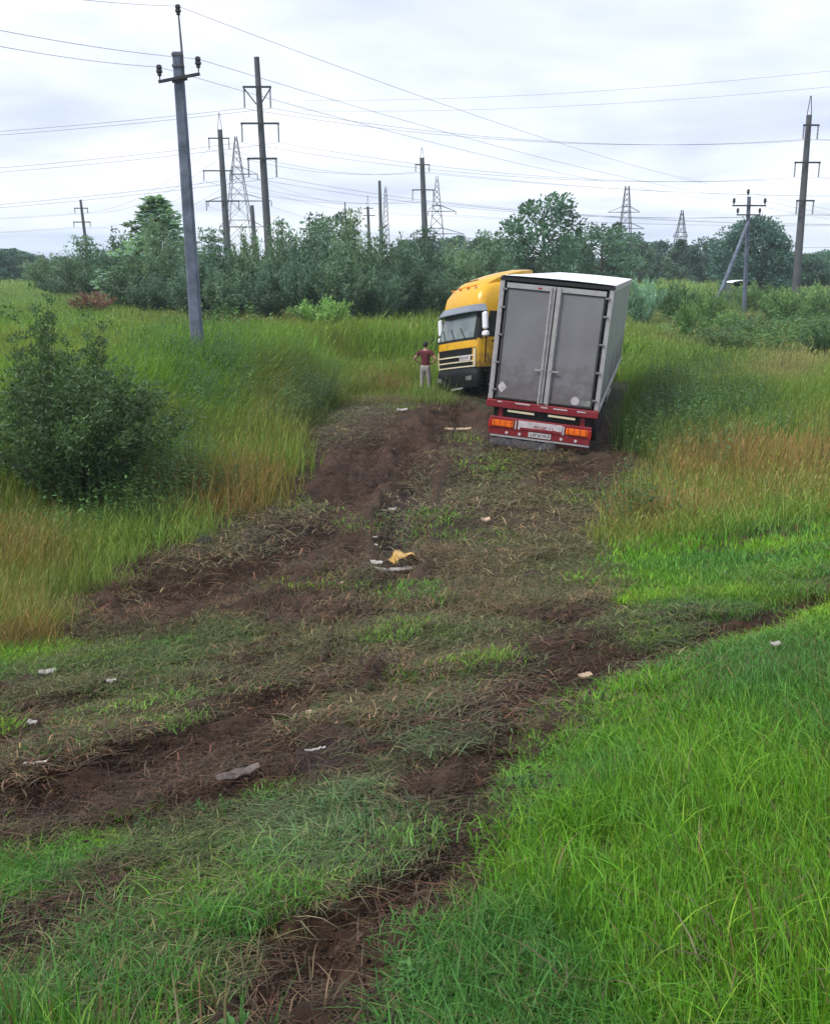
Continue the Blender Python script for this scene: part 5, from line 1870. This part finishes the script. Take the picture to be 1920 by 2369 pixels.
# --- mown green grass
K = Kind()
lv = [blades(80, .12, .04, .145, .0034, .0075, 3, 0.2, 1.9, seed=i) for i in range(4)]
lv += [blades(18, .12, .10, .34, .003, .0085, 5, 0.2, 2.4, seed=10 + i) for i in range(3)]
lv += [blades(95, .28, .06, .19, .006, .011, 2, 0.3, 1.3, seed=20 + i) for i in range(3)]
lv += [blades(110, .6, .08, .22, .013, .024, 2, 0.2, 1.1, seed=30 + i) for i in range(3)]
for (r0, r1, cnt, v0, nv) in ((0.7, 5.0, 9200, 0, 4), (1.4, 6.0, 1500, 4, 3), (4.6, 12, 12500, 7, 3), (11, 32, 12000, 10, 3)):
    x, y, z = sample_band(r0, r1, cnt)
    lawn, tall, ds, mud, wet = region(x, y, z)
    n = len(x)
    px, py = proj(x, y, z)
    gp = sstep(0.45, 0.62, fbm(x, y, 0.8, 3, 77))
    blu = np.clip(blob(px, py, 690, 1740, 190, 110) * 0.9 + blob(px, py, 480, 1960, 260, 120) * 0.8 + blob(px, py, 320, 1420, 110, 40) * 0.7 + blob(px, py, 300, 1980, 200, 120) * 0.8 + blob(px, py, 180, 1545, 160, 40) * .5, 0, 1)
    dens = lawn * (1 - ds) + ds * np.clip(0.10 * gp + blu * 0.5, 0, 1) * (1 - mud)
    dens *= 1 - np.clip(mud * 1.1, 0, 1) * (0.97)
    dens *= 1 - 0.85 * np.clip(1.2 * blob(px, py, 1270, 1790, 60, 40) + blob(px, py, 1350, 1755, 35, 22), 0, 1)
    keep = rng.random(n) < dens
    sdp = poly_sd(px, py, DIST) / 1.106
    zs = (0.40 + 1.05 * fbm(x, y, 0.9, 3, 81)) * (1 - 0.6 * np.clip(blob(px, py, 1270, 1795, 75, 50) + blob(px, py, 1350, 1755, 45, 30), 0, 1)) * (0.42 + 0.58 * sstep(-10, 190, sdp)) * np.where(px < 900, 0.8, 1.0)
    zs *= np.where((px / 1.106 > 60) & (px / 1.106 < 620) & (py / 1.106 > 1850), 1.7, 1.0)
    K.add(x, y, z, keep, veg_colour(x, y, z, 'lawn', n), v0, nv, .75, 1.25, zs)
K.obj('grass', 'bright green mown grass on the road embankment in front', lv)

# --- flattened, churned grass in the tracks
K = Kind()
fv = [blades(46, .16, .06, .22, .003, .006, 3, 0.2, 1.6, flat=True, seed=40 + i) for i in range(4)]
fv += [blades(70, .38, .08, .28, .006, .011, 3, 0.2, 1.8, flat=True, seed=50 + i) for i in range(3)]
fv += [blades(85, .8, .12, .4, .012, .022, 3, 0.2, 1.8, flat=True, seed=60 + i) for i in range(3)]
fv += [blades(26, .3, .05, .16, .004, .009, 2, 0.6, 1.9, seed=70 + i) for i in range(2)]
for (r0, r1, cnt, v0, nv) in ((1.4, 5.2, 4600, 0, 4), (4.8, 14, 6500, 4, 3), (13, 42, 6500, 7, 3), (2, 16, 4500, 10, 2)):
    x, y, z = sample_band(r0, r1, cnt)
    lawn, tall, ds, mud, wet = region(x, y, z)
    n = len(x)
    cl_ = sstep(0.28, 0.62, fbm(x, y, 1.6, 3, 83))
    dens = ds * (0.35 + 0.65 * cl_) * (1 - 0.9 * mud) * (1 - 0.97 * wet) + 0.06 * (1 - ds)
    keep = (rng.random(n) < dens) & (veh(x, y) > -0.6)
    c = veg_colour(x, y, z, 'flat', n)
    c = c + (np.array((0.098, 0.062, 0.040)) * (0.6 + 0.8 * rng.random((n, 1))) - c) * np.clip(mud * 1.2, 0, 0.9)[:, None]
    K.add(x, y, z, keep, c, v0, nv, .7, 1.3, np.where(y < 9, 0.55, 0.9))
K.obj('flattened_grass', 'trampled straw-coloured grass lying in the muddy wheel tracks', fv)

# --- tall field grass
K = Kind()
tv = [blades(46, .30, .30, .85, .004, .009, 4, 0.1, 0.9, heads=.25, seed=100 + i) for i in range(4)]
tv += [blades(80, .65, .35, .95, .009, .017, 3, 0.1, 0.8, heads=.22, seed=110 + i) for i in range(4)]
tv += [blades(110, 1.7, .45, 1.1, .028, .05, 2, 0.05, 0.7, heads=.12, seed=120 + i) for i in range(3)]
tv += [blades(110, 5.0, .5, 1.2, .09, .16, 2, 0.05, 0.6, seed=130 + i) for i in range(2)]
for (r0, r1, cnt, v0, nv) in ((8, 17, 5200, 0, 4), (15, 42, 11000, 4, 4), (38, 110, 9000, 8, 3), (100, 420, 5200, 11, 2)):
    x, y, z = sample_band(r0, r1, cnt)
    lawn, tall, ds, mud, wet = region(x, y, z)
    n = len(x)
    dens = tall * (1 - np.clip(ds * 1.25, 0, 1))
    keep = (rng.random(n) < dens) & (veh(x, y) > 0.25)
    near = 1 - sstep(0.0, 0.55, ds)
    zs = (0.50 + 0.75 * fbm(x, y, 0.4, 3, 85)) * (0.45 + 0.55 * near) * (0.55 + 0.45 * sstep(10.5, 14, edge_s(x, y)))
    zs = zs * (1 - 0.25 * sstep(25, 45, y)) * (1 - 0.55 * np.exp(-(((proj(x, y, z)[0] / 1.106 - 150) / 150) ** 2 + ((proj(x, y, z)[1] / 1.106 - 1080) / 60) ** 2)))
    K.add(x, y, z, keep, veg_colour(x, y, z, 'tall', n), v0, nv, .8, 1.25, zs)
K.obj('tall_grass', 'rank green and dry orange-brown meadow grass of the field', tv)

# --- leafy weeds on the banks
K = Kind()
wv = [herbs(9, .35, .4, 1.0, .09, 200 + i) for i in range(4)] + [herbs(16, 1.0, .5, 1.2, .22, 210 + i) for i in range(3)] + [herbs(4, .10, .02, .09, .030, 220 + i) for i in range(3)]
x, y, z = sample_band(1.5, 10, 2600)
lawn, tall, ds, mud, wet = region(x, y, z)
n = len(x)
keep = rng.random(n) < (0.10 * (1 - mud) * sstep(0.45, 0.6, fbm(x, y, 0.9, 3, 19)))
K.add(x, y, z, keep, np.array((0.075, 0.17, 0.045)) * (0.7 + 0.6 * rng.random((n, 1))), 7, 3, .7, 1.3)
for (r0, r1, cnt, v0, nv) in ((12, 40, 5200, 0, 4), (38, 100, 2600, 4, 3)):
    x, y, z = sample_band(r0, r1, cnt)
    lawn, tall, ds, mud, wet = region(x, y, z)
    n = len(x)
    px, py = proj(x, y, z)
    w = np.zeros(n)
    for bb in ((1450, 905, 150, 75), (1330, 930, 70, 110), (620, 860, 60, 60), (1420, 640, 140, 40), (1650, 630, 160, 40), (1600, 720, 140, 30), (260, 1000, 140, 120), (420, 820, 110, 90)):
        w = np.maximum(w, blob(px, py, *bb))
    keep = (rng.random(n) < np.clip(w * 1.3 + 0.03, 0, 1) * tall * (1 - ds)) & (veh(x, y) > 0.3)
    c = np.array((0.092, 0.185, 0.055)) * (0.6 + 0.8 * rng.random((n, 1)))
    K.add(x, y, z, keep, c, v0, nv, .8, 1.45)
K.obj('weeds', 'leafy green weeds growing thick beside the lorry and on the banks', wv)

# --- clods of torn-up soil
def clods(nc, Rp, s0, s1, seed):
    g = np.random.default_rng(seed)
    V, F, S = [], [], []
    for k in range(nc):
        r, a = Rp * math.sqrt(g.random()), g.random() * 6.283
        sz = s0 + (s1 - s0) * g.random() ** 2.2
        c = np.array((r * math.cos(a), r * math.sin(a), sz * 0.15))
        b0 = len(V)
        for z in (-0.5, 0.15, 0.6):
            for q in range(4):
                t_ = q * math.pi / 2 + z + g.random() * 0.7
                w_ = (0.9 if z < 0 else 1.0 if z < .5 else 0.45) * (0.7 + 0.6 * g.random())
                V.append(c + np.array((math.cos(t_) * w_, math.sin(t_) * w_ * 0.8, z * 0.55)) * sz * 0.55)
        for l_ in range(2):
            for q in range(4):
                j = (q + 1) % 4
                F.append((b0 + l_ * 4 + q, b0 + l_ * 4 + j, b0 + l_ * 4 + 4 + j, b0 + l_ * 4 + 4 + q))
        F.append((b0 + 8, b0 + 9, b0 + 10, b0 + 11))
        S += [np.ones(3) * (0.7 + 0.6 * g.random())] * 12
    return np.array(V), np.array(F), np.array(S)


K = Kind()
cv = [clods(60, .24, .004, .026, 300 + i) for i in range(3)] + [clods(50, .6, .010, .060, 310 + i) for i in range(3)]
for (r0, r1, cnt, v0, nv) in ((1.6, 9, 4200, 0, 3), (8, 38, 3600, 3, 3)):
    x, y, z = sample_band(r0, r1, cnt)
    lawn, tall, ds, mud, wet = region(x, y, z)
    n = len(x)
    keep = (rng.random(n) < np.clip(mud * 1.1 + 0.12 * ds, 0, 1) * (1 - wet)) & (veh(x, y) > -0.3)
    c = np.array((0.056, 0.032, 0.020)) * (0.6 + 0.8 * rng.random((n, 1)))
    K.add(x, y, z, keep, c, v0, nv, .7, 1.3)
co = K.obj('soil_clods', 'crumbly lumps of torn-up brown soil in the wheel tracks', cv)
